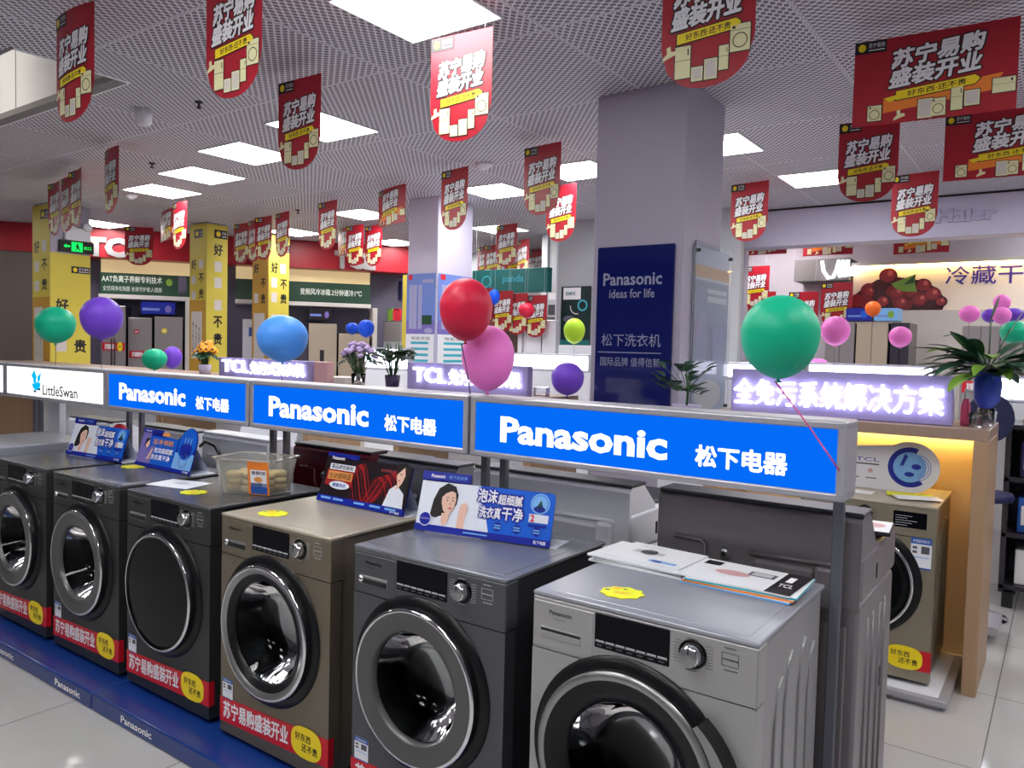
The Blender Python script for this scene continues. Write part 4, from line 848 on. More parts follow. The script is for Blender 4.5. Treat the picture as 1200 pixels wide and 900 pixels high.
for k, (dx, dy, m_, lb) in enumerate(((0, 0, 'paper', 'white leaflet on the gold washer'), (.25, .06, 'tag', 'yellow leaflet on the gold washer'), (.3, -.03, 'paper', 'curled white leaflet at the edge of the gold washer'))):
    b = MB(); b.box(-.1, .1, -.05, .05, 0, .003, m_); tag(b.build('leaflet', None, (-.85+dx, 4.14+dy, tz+.0035*k), .2*k), lb, 'leaflet')

# things on that counter
b0 = aty(1155, 480, 4.36)
r = empty('potted_plant', (b0.x, 4.4, CT+.001), 'leafy plant with long dark leaves in a blue vase on a glass', 'plant')
def leafblade(b, base, direction, L, wd, droop, m, n=7):
    d = Vector(direction).normalized(); side = d.cross(Vector((0, 0, 1))).normalized(); pts = []
    for k in range(n+1):
        t = k/n; c = Vector(base) + d*L*t + Vector((0, 0, -droop*t*t)); w = wd*math.sin(math.pi*min(1, t*.92+.06))**.8
        pts.append((c-side*w + Vector((0, 0, .25*w)), c, c+side*w+Vector((0, 0, .25*w))))
    for k in range(n):
        a, c = pts[k], pts[k+1]; b.face([a[0], a[1], c[1], c[0]], m, True); b.face([a[1], a[2], c[2], c[1]], m, True)
b = MB(); b.lathe([(0, .0), (.034, 0), (.038, .085), (.034, .085), (.03, .01), (0, .01)], 'glass', n=24); b.build('tumbler', r)
b = MB(); b.lathe([(0, .03), (.022, .03), (.03, .09), (.055, .12), (.062, .2), (.05, .26), (.045, .26), (.05, .2), (0, .19)], 'potblue', n=28); b.build('vase', r)
rg = random.Random(5); b = MB(); s_ = MB()
for k in range(64):
    a = rg.uniform(0, 6.28); el = rg.uniform(.0, .55); L = rg.uniform(.16, .36); d = (math.cos(a)*math.cos(el), math.sin(a)*math.cos(el)*.8, math.sin(el)); base = (math.cos(a)*.02, math.sin(a)*.02, .24+rg.uniform(0, .06))
    bb = Vector(base)+Vector(d)*L*.3; s_.tube([base, bb], .003, 'stemg', 5); leafblade(b, bb, d, L*.75, rg.uniform(.026, .042), rg.uniform(.02, .1), 'leaf' if rg.random() > .1 else 'leaf2')
for dx, dz, L in ((-.0, .33, .12), (.08, .27, .13)): s_.tube([(0, 0, .26), (dx*.5, 0, .26+dz*.4), (dx, 0, .2+dz)], .003, 'stemg', 5); leafblade(b, (dx, 0, .18+dz), (.25+dx*3, .1, 1), L, .024, 0, 'leaf')
s_.tube([(0, 0, .26), (-.08, 0, .4), (-.16, 0, .44), (-.2, .0, .43)], .0025, 'stemg', 5)
b.build('leaves', r); s_.build('stems', r)
bp_ = aty(1132, 470, 4.3); b = MB(); b.lathe([(0, 0), (.019, 0), (.022, .01), (.022, .09), (.012, .125), (.012, .13)], 'pinkbottle', n=20); r = b.build('spray_bottle', None, (bp_.x, 4.3, CT+.001)); tag(r, 'small pink bottle with a white nozzle beside the blue vase', 'bottle')
b = MB(); b.lathe([(.014, .13), (.014, .155), (.008, .16), (.008, .175), (0, .178)], 'whiteplastic', n=16); b.box(-.006, .026, -.006, .006, .16, .172, 'whiteplastic', .002); b.build('nozzle', r)
for dx, lb in ((.0, 'clear tumbler beside the pink bottle'),):
    g = aty(1147, 490, 4.22); b = MB(); b.lathe([(0, 0), (.028, 0), (.032, .07), (.029, .07), (.026, .008), (0, .008)], 'glass', n=20); tag(b.build('tumbler', None, (g.x-.012, 4.24, CT+.001)), lb, 'glass')
g = aty(1182, 490, 4.5); b = MB(); b.lathe([(0, 0), (.024, 0), (.028, .06), (.025, .06), (.022, .006), (0, .006)], 'whiteplastic', n=18); tag(b.build('paper_cup', None, (-.305, 4.58, CT+.001)), 'small white cup at the end of the wooden counter', 'cup')
# plant by the big column
p0 = aty(842, 478, 4.3); r = empty('potted_plant', (-1.86, 4.42, 1.11), 'small leafy plant in a lilac pot beside the big green balloon', 'plant')
b = MB(); b.lathe([(0, 0), (.07, 0), (.085, .13), (.09, .135), (.08, .135), (.075, .11), (0, .11)], 'potwhite', n=24); b.build('pot', r)
b = MB(); s_ = MB(); rg = random.Random(11); s_.tube([(0, 0, .1), (.01, 0, .25), (-.01, 0, .32)], .008, 'stemg', 6)
for k in range(34):
    a = rg.uniform(0, 6.28); c = Vector((math.cos(a)*rg.uniform(.04, .17)-.05, math.sin(a)*.06, .2+rg.uniform(0, .17))); s_.tube([(0, 0, .22), c], .0015, 'stemg', 4); leafblade(b, c, (math.cos(a), math.sin(a), .6), .08, .036, .01, 'leaf', 5)
b.build('leaves', r); s_.build('stems', r)
b = MB(); b.box(-.17, .17, -.12, .3, 0, 1.108, 'whiteplastic', .006); b.box(-.18, .18, -.125, .31, 1.07, 1.1095, 'bluegrey', .004); tag(b.build('pedestal', None, (-1.80, 4.40, 0)), 'pale pedestal beside the column under the lilac pot', 'pedestal')
# flowers on the far counters
def flower_pot(px, y, label, m, kind, potm, sc=1):
    p = aty(px, 440, y); r = empty('flower_pot', (p.x, y, CT+.001), label, 'flowers')
    b = MB(); b.lathe([(0, 0), (.05, 0), (.06, .09), (.056, .09), (.048, .01), (0, .01)], potm, n=22); b.build('pot', r)
    rg = random.Random(len(label)); b = MB(); g = MB()
    for k in range(46 if kind != 'leafy' else 46):
        a = rg.uniform(0, 6.28); q = rg.uniform(.2, 1); c = Vector((math.cos(a)*.15*q*sc, math.sin(a)*.12*q*sc, .15+.17*(1-q*q*.55)*sc+rg.uniform(-.02, .02))); g.tube([(math.cos(a)*.02, math.sin(a)*.02, .07), c], .0025, 'stemg', 4)
        if kind == 'round': b.lathe([(0, -.012), (.018, -.01), (.024, .004), (.014, .012), (0, .012)], m, c, (math.cos(a)*.4, math.sin(a)*.4-.3, .9), 8)
        elif kind == 'sun': b.lathe([(.008, .004), (.022, .006), (.034, 0), (.02, -.004)], m, c, (math.cos(a)*.5, -.8, .6), 12); b.lathe([(0, .01), (.012, .007), (.013, 0)], 'seed', c, (math.cos(a)*.5, -.8, .6), 10)
        if k % (2 if kind != 'leafy' else 1) == 0: leafblade(g, c*.75, (math.cos(a), math.sin(a), .1 if kind != 'leafy' else .5), .09 if kind != 'leafy' else .15, .025 if kind != 'leafy' else .042, .05, 'leaf', 5)
    if b.bm.faces: b.build('blossoms', r)
    g.build('leaves', r)
flower_pot(420, 4.3, 'lavender flowers in a clear pot on the second row counter', 'lav', 'round', 'glass'); flower_pot(460, 4.3, 'dark green leafy plant beside the lavender flowers', 'leaf', 'leafy', 'potdark', 1.1)
flower_pot(240, 4.35, 'orange sunflowers in a pale pot beside the lit letters', 'sun', 'sun', 'potwhite', .8)
b = MB(); w0 = aty(376, 440, 4.2); w1 = aty(402, 440, 4.2); b.box(w0.x-.08, w1.x-.06, 4.27, 4.5, CT+.001, CT+.05, 'palegrey', .004); tag(b.build('stacked_box', None), 'flat pale carton on the counter beside the lavender flowers', 'box')
b = MB(); w0 = aty(352, 440, 4.08); b.box(0, .16, 0, .07, 0, .17, 'pinkprint', .004); tag(b.build('carton', None, (w0.x+.02, 4.20, CT+.001)), 'pinkish carton beside the lit letters under the light blue balloon', 'box')
b = MB(); w0 = aty(635, 450, 4.15); b.box(0, .1, 0, .06, 0, .06, 'glass', .004); tag(b.build('card_holder', None, (-2.93, 4.35, CT+.001)), 'clear card holder beside the purple balloon', 'card holder')
# board end between sign and purple balloon is left open

# third row: white lit light boxes
def whitebox(pxa, pxb, pyt, pyb, y, label):
    a = aty(pxa, pyb, y); c = aty(pxb, pyt, y); b = MB(); h = max(.1, c.z-a.z); w = c.x-a.x
    r = empty('illuminated_sign', (a.x, y, a.z), label, 'illuminated sign', 'white lit signs of the third row')
    b.box(-.02, w+.02, .012, .12, -.02, h+.02, 'alu', .004); b.build('frame', r); b = MB(); b.box(0, w, 0, .012, 0, h, M['rowwhite']); b.build('lit_panel', r)
    b = MB(); b.box(-.02, w+.02, .02, .5, -a.z, -.021, 'bluegrey', .004); b.build('counter_body', r); return r
whitebox(428, 476, 410, 430, 6.5, 'white lit sign behind the leafy plant'); whitebox(592, 688, 418, 430, 6.5, 'white lit sign behind the purple balloon'); whitebox(852, 938, 430, 441, 6.3, 'white lit sign right of the big green balloon'); whitebox(948, 1092, 432, 443, 6.3, 'white lit sign below the gold washer-side fridge'); whitebox(1150, 1230, 446, 466, 6.3, 'white lit sign at the right picture edge behind the vase')

# navy chair and dark cabinet beyond the counter
p = aty(1160, 490, 5.6); r = empty('bar_stool', (p.x, 5.45, 0), 'navy blue round backed stool behind the wooden counter', 'stool')
b = MB(); b.lathe([(0, 0), (.15, 0), (.16, .02), (.15, .045), (0, .05)], 'chairblue', (0, 0, .72), n=28); b.build('seat', r)
b = MB(); n = 24; o_ = [(.13*math.cos(t), .15*math.sin(t)) for t in [2*math.pi*k/n for k in range(n)]]; f = FR(b, (0, .17, p.z), (1, 0, 0), (0, .1, 1)); f.slab(o_, 'chairblue', .05); b.build('backrest', r)
b = MB(); b.tube([(0, .17, .75), (0, .22, .85), (0, .2, 1.1)], .02, 'blackmatte', 8); b.build('back_support', r)
b = MB(); b.lathe([(0, 0), (.16, .0), (.16, .015), (.03, .04), (.025, .72), (0, .72)], 'chrome', n=24); b.build('pedestal', r)
p = aty(1180, 490, 5.75); r = empty('display_cabinet', (p.x, 5.75, 0), 'dark open display cabinet at the right picture edge', 'cabinet')
b = MB(); w = .9
for x in (0, w-.03): b.box(x, x+.03, 0, .46, .1, 1.16, 'fridgedark', .003)
for z in (.12, .45, .8, 1.13): b.box(0, w, 0, .46, z, z+.03, 'fridgedark', .003)
b.box(.03, w-.03, .44, .46, .12, 1.14, 'nichedark'); b.build('carcass', r)
for x in (.02, w-.08):
    for y in (.02, .38):
        b = MB(); b.box(x, x+.06, y, y+.06, 0, .1, 'blackmatte', .004); b.build('leg', r)
for k, (z, m_, lb) in enumerate(((.151, 'whiteplastic', 'pale box on the bottom shelf of the dark cabinet'), (.481, 'labelblue', 'blue box on a shelf of the dark cabinet'), (.831, 'chairblue', 'navy box on the upper shelf of the dark cabinet'))):
    b = MB(); b.box(0, .3, 0, .3, 0, .22, m_, .006); b.box(.02, .28, -.002, 0, .05, .17, 'paper'); tag(b.build('storage_box', None, (p.x+.08, 5.8, z)), lb, 'box')
b = MB(); b.box(-.2, .1, 0, .2, 1.1615, 1.20, 'counterwood', .01); b.box(-.16, .06, .02, .18, 1.2005, 1.23, 'paper', .004); tag(b.build('product_box', None, (p.x+.28, 5.85, 0)), 'small carton on top of the dark cabinet at right', 'box')
r = empty('display_platform', (-.30, 4.95, 0), 'low metal platform edge beyond the wooden counter', 'platform'); b = MB(); b.box(-.8, .06, 0, .3, .05, .10, 'alu', .004); b.build('tray', r); b = MB(); b.box(-.75, .0, .05, .25, 0, .05, 'bluegrey'); b.build('base', r)

# ================================================================ balloons
BM = {}; DROPS = []
def balloon(px, py, rx, ry, y, rgb, label, string=None, knot=True, tilt=0):
    c = aty(px, py, y); k = depth(c)/F_PX; ra, rb = rx*k, ry*k
    if rgb not in BM: BM[rgb] = mat('balloon_%d' % len(BM), rgb, .42, spec=.35, sss=.2)
    r = empty('balloon', c, label, 'balloon', 'party balloons')
    n = 18; prof = []
    for j in range(n+1):
        t = math.pi*j/n; rad = ra*math.sin(t)*(1-.10*(1-math.cos(t))*.5*(1 if t > 1.57 else .6)) ; h = rb*math.cos(t)
        if t > 2.4: rad *= 1-.25*(t-2.4)
        prof.append((max(rad, 0), h))
    prof[0] = (0, rb); prof[-1] = (ra*.05, -rb*1.0)
    b = MB(); b.lathe(prof, BM[rgb], n=36); env = b.build('envelope', r)
    if knot: b = MB(); b.lathe([(ra*.05, -rb*.995), (ra*.03, -rb*1.03), (ra*.11, -rb*1.09), (0, -rb*1.08)], BM[rgb], n=12); b.build('knot', r)
    if string:
        b = MB(); e = aty(*string, y-.02) - c; m_ = Vector((0, -.02, -rb*1.08)); mid = (m_+e)/2+Vector((.004, 0, 0)); b.tube([m_, (m_+mid)/2, mid, (mid+e)/2, e], .0022, mat('string_pink', (206, 80, 150), .5) if 'pink ribbon' in label else M['potdark'], 5); b.build('string', r)
    r.rotation_euler.y = tilt
    if not string: DROPS.append((r, rb))
    return r
GREEN, PURPLE, BLUE, RED, PINK, LIME, ORANGE, DBLUE = (12, 178, 138), (112, 68, 200), (74, 146, 234), (204, 32, 66), (244, 128, 214), (174, 216, 50), (240, 110, 40), (20, 84, 226)
balloon(914, 395, 46.5, 49, 2.05, GREEN, 'biggest green balloon, tied by a pink ribbon to the nearest blue sign', (984, 552))
balloon(546, 363, 32.5, 37, 2.05, RED, 'large red balloon in front of the lilac column', (551, 462)); balloon(572, 420, 32.5, 38.5, 2.20, PINK, 'large pink balloon touching the red balloon')
balloon(331, 397, 30.5, 27.5, 2.19, BLUE, 'light blue balloon in front of the third yellow column'); balloon(65, 381, 22.5, 21.5, 2.2, GREEN, 'green balloon above the white swan sign'); balloon(119, 373, 24, 25, 2.15, PURPLE, 'purple balloon above the gap between white and blue signs')
balloon(181, 421, 14.5, 12.5, 4.1, GREEN, 'small green balloon above the furthest blue sign'); balloon(202, 419, 11, 13, 4.95, PURPLE, 'small purple balloon half behind the small green one')
balloon(665, 444, 20, 19.5, 4.0, PURPLE, 'purple balloon at the end of the lit letter board, left of the big column'); balloon(673, 388, 13, 15, 6.4, LIME, 'lime yellow balloon in front of the dark green poster')
balloon(979, 388, 17, 17.5, 6.2, PINK, 'pink balloon just right of the biggest green balloon'); balloon(1055, 395, 13, 12.5, 6.3, PINK, 'pink balloon right of the beige fridge'); balloon(959, 426, 11, 6, 7.4, PINK, 'pink balloon peeping out beside the biggest green balloon', None, False)
balloon(1023, 362, 9, 9, 8.0, ORANGE, 'orange balloon in front of the grape picture'); balloon(1136, 368, 11.5, 10, 6.3, PINK, 'pink balloon at right, left of the purple pair'); balloon(1174, 355, 9.5, 10, 7.0, PINK, 'upper pink balloon of the cluster at the right edge'); balloon(1174, 370, 10.5, 10, 6.2, PINK, 'lower pink balloon in front of the purple pair')
balloon(1160, 370, 9, 8, 6.4, PURPLE, 'left purple balloon of the cluster at the right edge'); balloon(1188, 369, 12, 8, 6.4, PURPLE, 'right purple balloon of the cluster at the right edge'); balloon(1190, 390, 17, 14, 6.0, GREEN, 'green balloon cut by the right picture edge')
balloon(429, 385, 10, 10.5, 7.0, DBLUE, 'bright blue balloon above the lavender flowers'); balloon(413, 385, 8, 7, 8.6, DBLUE, 'darker blue balloon beside the bright blue one'); balloon(617, 364, 10, 9, 7.2, RED, 'small red balloon left of the dark green poster'); balloon(579, 348, 7, 9, 7.6, DBLUE, 'small blue balloon half behind the large red balloon')

# ================================================================ printed banners hanging from the ceiling
BW, BH = .40, .575
def print_common(f, x0, x1, y0, y1, sk=.1):
    f.sk = sk; xm = x0; H = y1-y0; ym = y0+H*.52
    off = -sk*(x0+x1)/2
    for grow, l, m_, bo in ((.0085, 2, 'black', .05), (0, 3, 'white', .055)):
        f.text('苏宁易购', x0+H*.04, ym+off, x1, y1+off, m_, l, bo, shear=.12, grow=grow); f.text('盛装开业', x0, y0+off, x1-H*.04, ym-H*.04+off, m_, l, bo, shear=.12, grow=grow)
    h = H*.24; ys = y0-h*1.45+off; xa, xb = x0+(x1-x0)*.07, x0+(x1-x0)*.98
    f.poly([(xa-.005, ys-.005), (xb-.5*h, ys-.005), (xb+.007, ys+h/2), (xb-.5*h, ys+h+.005), (xa-.005, ys+h+.005)], 'black', 2); f.poly([(xa, ys), (xb-.5*h, ys), (xb, ys+h/2), (xb-.5*h, ys+h), (xa, ys+h)], 'yellow', 3)
    f.text('好东西·还不贵', xa+(xb-xa)*.14, ys+h*.18, xa+(xb-xa)*.84, ys+h*.82, 'black', 4, .02); f.sk = 0
def p_fridge(f, x, y, w, h): f.rect(x-.004, y-.004, x+w+.004, y+h+.004, 'black', 2); f.rect(x, y, x+w, y+h, 'cream', 3); f.rect(x, y+h*.55, x+w, y+h*.565, 'black', 4); f.rect(x+w*.8, y+h*.7, x+w*.88, y+h*.9, 'black', 4)
def p_washer(f, x, y, w, h): f.rect(x-.004, y-.004, x+w+.004, y+h+.004, 'black', 2); f.rect(x, y, x+w, y+h, 'cream', 3); f.rect(x, y+h*.78, x+w, y+h*.795, 'black', 4); f.ring(x+w*.5, y+h*.4, w*.33, w*.38, 'black', 4, 16); f.rect(x+w*.1, y+h*.84, x+w*.25, y+h*.94, 'black', 4)
def p_hood(f, x, y, s): f.poly([(x, y), (x+s, y+s*.35), (x+s*.95, y+s*.6), (x+.6*s, y+.6*s), (x+s*.55, y+s), (x+s*.25, y+s*.9), (x+s*.3, y+s*.5), (x, y+s*.2)], 'cream', 3)
def p_tv(f, x, y, w, h): f.rect(x-.004, y-.004, x+w+.004, y+h+.004, 'black', 2); f.rect(x, y, x+w, y+h, 'cream', 3); f.rect(x+.006, y+.008, x+w-.006, y+h-.006, 'palegrey', 4)
def shield_mesh(name, bend):
    b = MB(); n = 14; w = BW/2; st = .39
    bot = lambda x: -st-(BH-st)*math.sqrt(max(0, 1-(abs(x)/w)**2.3))
    xs = [-w+BW*k/n for k in range(n+1)]
    for k in range(n):
        a, c = xs[k], xs[k+1]
        b.face([(a, 0, bot(a)), (c, 0, bot(c)), (c, 0, 0), (a, 0, 0)], 'red'); b.face([(a, .0012, 0), (c, .0012, 0), (c, .0012, bot(c)), (a, .0012, bot(a))], 'redback')
    f = FR(b, (0, -.0002, -BH), (1, 0, 0), (0, 0, 1)); f.step = .0008; T = BH
    blacktag(f, -w, T-.073, .15, .07)
    print_common(f, -.15, .15, T-.305, T-.125, .1)
    p_hood(f, -.19, .135, .06); p_fridge(f, -.135, .05, .068, .135); p_washer(f, .1, .125, .082, .11); p_tv(f, -.062, .03, .05, .06); p_fridge(f, .055, .06, .04, .1)
    p_tv(f, -.006, .03, .055, .085)
    b.recalc = False
    return b.build(name, None, (0, 0, 0), 0, bend)
def rect_mesh(name, w, h, bend):
    b = MB(); n = 10
    for k in range(n):
        a, c = -w/2+w*k/n, -w/2+w*(k+1)/n
        b.face([(a, 0, -h), (c, 0, -h), (c, 0, 0), (a, 0, 0)], 'red'); b.face([(a, .0012, 0), (c, .0012, 0), (c, .0012, -h), (a, .0012, -h)], 'redback')
    f = FR(b, (-w/2, -.0002, -h), (1, 0, 0), (0, 0, 1)); f.step = .0008
    blacktag(f, 0, h-.066, .155, .064); f.poly([(w*.2, h*.13), (w*.86, h*.24), (w*.92, h*.42), (w*.78, h*.4), (w*.72, h*.33), (w*.2, h*.28)], 'orange', 1); f.poly([(w*.24, h*.25), (w*.4, h*.36), (w*.2, h*.3)], 'yellow', 2)
    print_common(f, w*.24, w*.80, h*.45, h*.88, .09)
    p_tv(f, w*.42, h*.02, w*.09, h*.22); p_washer(f, w*.5, h*.03, w*.09, h*.2); p_fridge(f, w*.62, h*.07, w*.07, h*.26); p_hood(f, w*.27, h*.03, h*.12); p_tv(f, w*.70, h*.1, w*.09, h*.17); p_fridge(f, w*.86, h*.2, w*.13, h*.16); p_washer(f, w*.1, h*.05, w*.09, h*.18)
    b.recalc = False
    return b.build(name, None, (0, 0, 0), 0, bend)
protoS = [shield_mesh('hanging_banner', k) for k in (0, .5, -.45)]; used = set(); bends = {}
protoR = rect_mesh('hanging_banner', .75, .45, -.06); protoR2 = rect_mesh('hanging_banner', .62, .40, .35)
for o, k in zip(protoS+[protoR, protoR2], (0, .5, -.45, -.06, .35)): bends[o.data.name] = k
for o in protoS+[protoR, protoR2]: tag(o, 'banner', 'banner', 'red hanging banners'); o.location.z = -99
_w = MB(); _w.tube([(0, 0, 0), (0, 0, .05)], .0012, 'whiteplastic', 4); _w = _w.build('hanging_wire'); wire = _w.data; bpy.data.objects.remove(_w)
def hang(proto, loc, rz, label, wires=True, hl=.05, wx=.15):
    if proto.name in used: o = proto.copy(); COL.objects.link(o)
    else: o = proto; used.add(proto.name)
    o.location = loc; o.rotation_euler.z = math.radians(rz); o['label'] = label
    if wires:
        for x in (-wx, wx):
            w_ = bpy.data.objects.new('hanging_wire', wire); COL.objects.link(w_); w_.parent = o; w_.location = (x, bends.get(o.data.name, 0)*x*x, 0); w_.scale = (1, 1, hl/.05)
    return o
ZT = CEIL-.05
def hs(px, py, rz, label, k=0, z=ZT): return hang(protoS[k], atz(px, py, z), rz, label, True, CEIL-z)
hs(83, 10, 0, 'shield banner hanging in front of the ceiling recess at top left', 1); hs(274, -36, 2, 'shield banner cut by the top picture edge, left of the big light panel'); hs(351, 92, 2, 'shield banner in front of the large light panel left of centre')
hs(541, 39, 5, 'bright red shield banner hanging under the big square light panel'); hs(832, -62, 4, 'largest shield banner at the top, in front of the big grey column'); hs(1019, 141, 2, 'shield banner below the big rectangular banner at right', 0)
hs(1073, 203, -9, 'shield banner in front of the pale beam at right'); hs(879, 214, -9, 'shield banner just right of the big grey column'); hs(636, 170, -7, 'upper shield banner left of the big grey column'); hs(533, 198, -11, 'narrow shield banner in front of the top of the lilac column')
hs(658, 217, -8, 'brighter shield banner below the upper one, left of the big grey column'); hs(384, 236, -9, 'narrow shield banner above the second set of steel letters'); hs(128, 174, -11, 'single edge-on shield banner left of the row of light panels', 1); hs(163, 266, 48, 'shield banner in front of the first set of steel letters')
hs(209, 237, -8, 'brighter shield banner folded against a rectangular one below the light row', 1); hs(65, 214, -8, 'left one of three edge-on shield banners before the exit sign column', 2); hs(77, 208, -6, 'middle one of three edge-on shield banners before the exit sign column', 1); hs(90, 199, -9, 'right one of three edge-on shield banners before the exit sign column', 2)
hs(283, 262, -4, 'shield banner left of a pair before the third yellow column', 0); hs(297, 258, -10, 'shield banner in the middle of the group before the third yellow column', 1); hs(310, 254, -4, 'shield banner right in the group before the third yellow column', 2); hs(331, 249, -13, 'narrow shield banner right in front of the third yellow column')
hs(416, 264, -6, 'shield banner behind the folded box banner, left'); hs(438, 264, -8, 'shield banner below the folded box banner'); hs(594, 263, -8, 'shield banner in front of the teal board'); hs(568, 289, -12, 'shield banner between the lilac column and the teal board', 1); hs(612, 281, -28, 'turned shield banner at the right end of the teal board', 1); hs(627, 293, -8, 'far shield banner beside the grey wall'); hs(603, 287, -8, 'far shield banner behind the one before the teal board', 2); hs(578, 287, -8, 'far banner left in the row above the teal board')
def hr(px, py, rz, label, proto, z=ZT): return hang(proto, atz(px, py, z), rz, label, True, CEIL-z, .28)
hr(1095, 36, 4, 'big rectangular banner at the top right', protoR); hr(1183, 128, 3, 'second big rectangular banner, lower and cut by the right edge', protoR)
hr(456, 220, -18, 'rectangular banner left of the lilac column', protoR2); hr(407, 266, -12, 'rectangular banner with a shiny crease beyond the folded one', protoR2); hr(194, 246, -14, 'rectangular banner folded against a shield banner below the light row', protoR2)
for px, py, lb in ((894, 262, 'rectangular banner left of the row under the pale beam'), (970, 262, 'rectangular banner under the pale beam, above the white neon script'), (1080, 258, 'rectangular banner under the pale beam, above the grapes')): hr(px, py, -3, lb, protoR2)
# far banners hung lower than the ceiling, on the far walls
def hw(px, py, y, lb, rz=-6, k=0): q = aty(px, py, y); return hang(protoS[k], q, rz, lb, True, CEIL-q.z)
for px, py, y, lb in ((566, 338, 8.9, 'first shield banner of the low row under the teal board'), (589, 341, 8.9, 'second shield banner of the low row under the teal board'), (606, 344, 8.9, 'third shield banner of the low row under the teal board'), (628, 346, 8.9, 'last shield banner of the low row under the teal board'), (886, 312, 10.8, 'low shield banner right of the big grey column'), (942, 342, 10.8, 'low shield banner behind the biggest green balloon'), (981, 331, 10.6, 'low shield banner left of the grape picture'), (893, 342, 10.8, 'lower shield banner beside the biggest green balloon, left')): hw(px, py, y, lb)

# ================================================================ far left shop front (slanted wall)
WO, WU = Vector((-13, 6.5, 0)), Vector((.605, .796, 0)).normalized(); WN = Vector((WU.y, -WU.x, 0))
def atw(px, py, off=0):
    d = ray(px, py); o = WO + WN*off; t = (o-CAM).dot(WN)/d.dot(WN); p = CAM+d*t; return (p-o).dot(WU), p.z
WRZ = math.atan2(WU.y, WU.x)
def wloc(u, off=0, z=0): return (WO + WU*u + WN*off) + Vector((0, 0, z))
def wbox(b, u0, u1, d0, d1, z0, z1, m, bev=0): b.box(u0, u1, -d1, -d0, z0, z1, m, bev)   # local: x along the wall, -y towards the room
U = lambda px, py=320, off=0: atw(px, py, off)[0]; Zw = lambda px, py, off=0: atw(px, py, off)[1]
uL, uE = U(108), U(440)
b = MB(); wbox(b, uL-3, U(476), -.1, 0, 0, CEIL, 'nichedark'); o = b.build('wall_left_shop', None, WO, WRZ); struct(o, 'slanted far wall behind the fridges', 'wall')
r = empty('shop_fascia', wloc(0), 'dark red fascia with steel letters along the far wall', 'fascia', rz=WRZ)
zb_ = 2.84; b = MB(); wbox(b, uL-.25, U(476), .0, .5, zb_, CEIL-.002, 'redwall', .004); b.build('panel', r)
b = MB(); f = FR(b, (0, -.5, 0), (1, 0, 0), (0, 0, 1))
f.text('TCL', U(100, 290, .5), Zw(135, 302, .5), U(168, 290, .5), Zw(135, 279, .5), 'metalletter', 0, .06, .04); b.build('letters', r); b = MB(); f = FR(b, (0, -.5, 0), (1, 0, 0), (0, 0, 1)); f.text('TCL', U(392, 305, .5), Zw(418, 316, .5), U(440, 305, .5), Zw(418, 295, .5), 'metalletter', 0, .06, .04); b.build('letters', r)
r = empty('wall_board', wloc(0), 'dark green board with two lines of pale characters under the red fascia', 'sign board', 'green boards under the red fascia', rz=WRZ)
zg0, zg1 = 2.27, 2.62
def gboard(r, p0, p1):
    u0, u1 = U(p0, 335, .3), U(p1, 335, .3); b = MB(); wbox(b, u0, u1, .0, .3, zg0, zg1, 'greenboard', .003); wbox(b, u0, u1, 0, .42, zg0-.07, zg0-.002, 'palegrey', .003); wbox(b, u0, u1, 0, .22, zg1+.002, 2.835, 'beigelit'); b.build('panel', r); return u0, u1
u0, u1 = gboard(r, 117, 226); b = MB(); f = FR(b, (0, -.301, 0), (1, 0, 0), (0, 0, 1)); w = u1-u0
f.text('AAT负离子养鲜专利技术', u0+.02*w, 2.47, u0+.66*w, 2.58, 'boardtext', 1, .02); f.text('全空间净化除菌 长效守护家人健康', u0+.03*w, 2.33, u0+.66*w, 2.41, 'boardtext', 1); f.ell(u0+.74*w, 2.5, .05, .06, 'leaf2', 1, 12); f.rect(u0+.84*w, 2.3, u0+.93*w, 2.6, 'nichedark', 1); f.rect(u0+.7*w, 2.28, u1, 2.36, 'leaf', 1); b.build('lettering', r)
r = empty('wall_board', wloc(0), 'dark green board with one line of pale characters, right of the third yellow column', 'sign board', 'green boards under the red fascia', rz=WRZ)
u0, u1 = gboard(r, 276, 434); w = u1-u0; b = MB(); f = FR(b, (0, -.301, 0), (1, 0, 0), (0, 0, 1)); ua = U(352, 340, .3); f.text('变频风冷冰箱.2分钟速冷1℃', ua, 2.4, u1-.15, 2.51, 'boardtext', 1, .02); f.rect(u0, 2.28, u0+.3*w, 2.4, 'leaf', 1); b.build('lettering', r)
for px, lb in ((218, 'pale upright post beside the middle yellow column'), (437, 'pale upright post at the end of the green board')):
    b = MB(); u = U(px+2, 400, .62); wbox(b, u-.04, u+.04, 0, .62, 0, zg0-.075, 'palegrey', .004); o = b.build('upright_post', None, WO, WRZ); tag(o, lb, 'post')
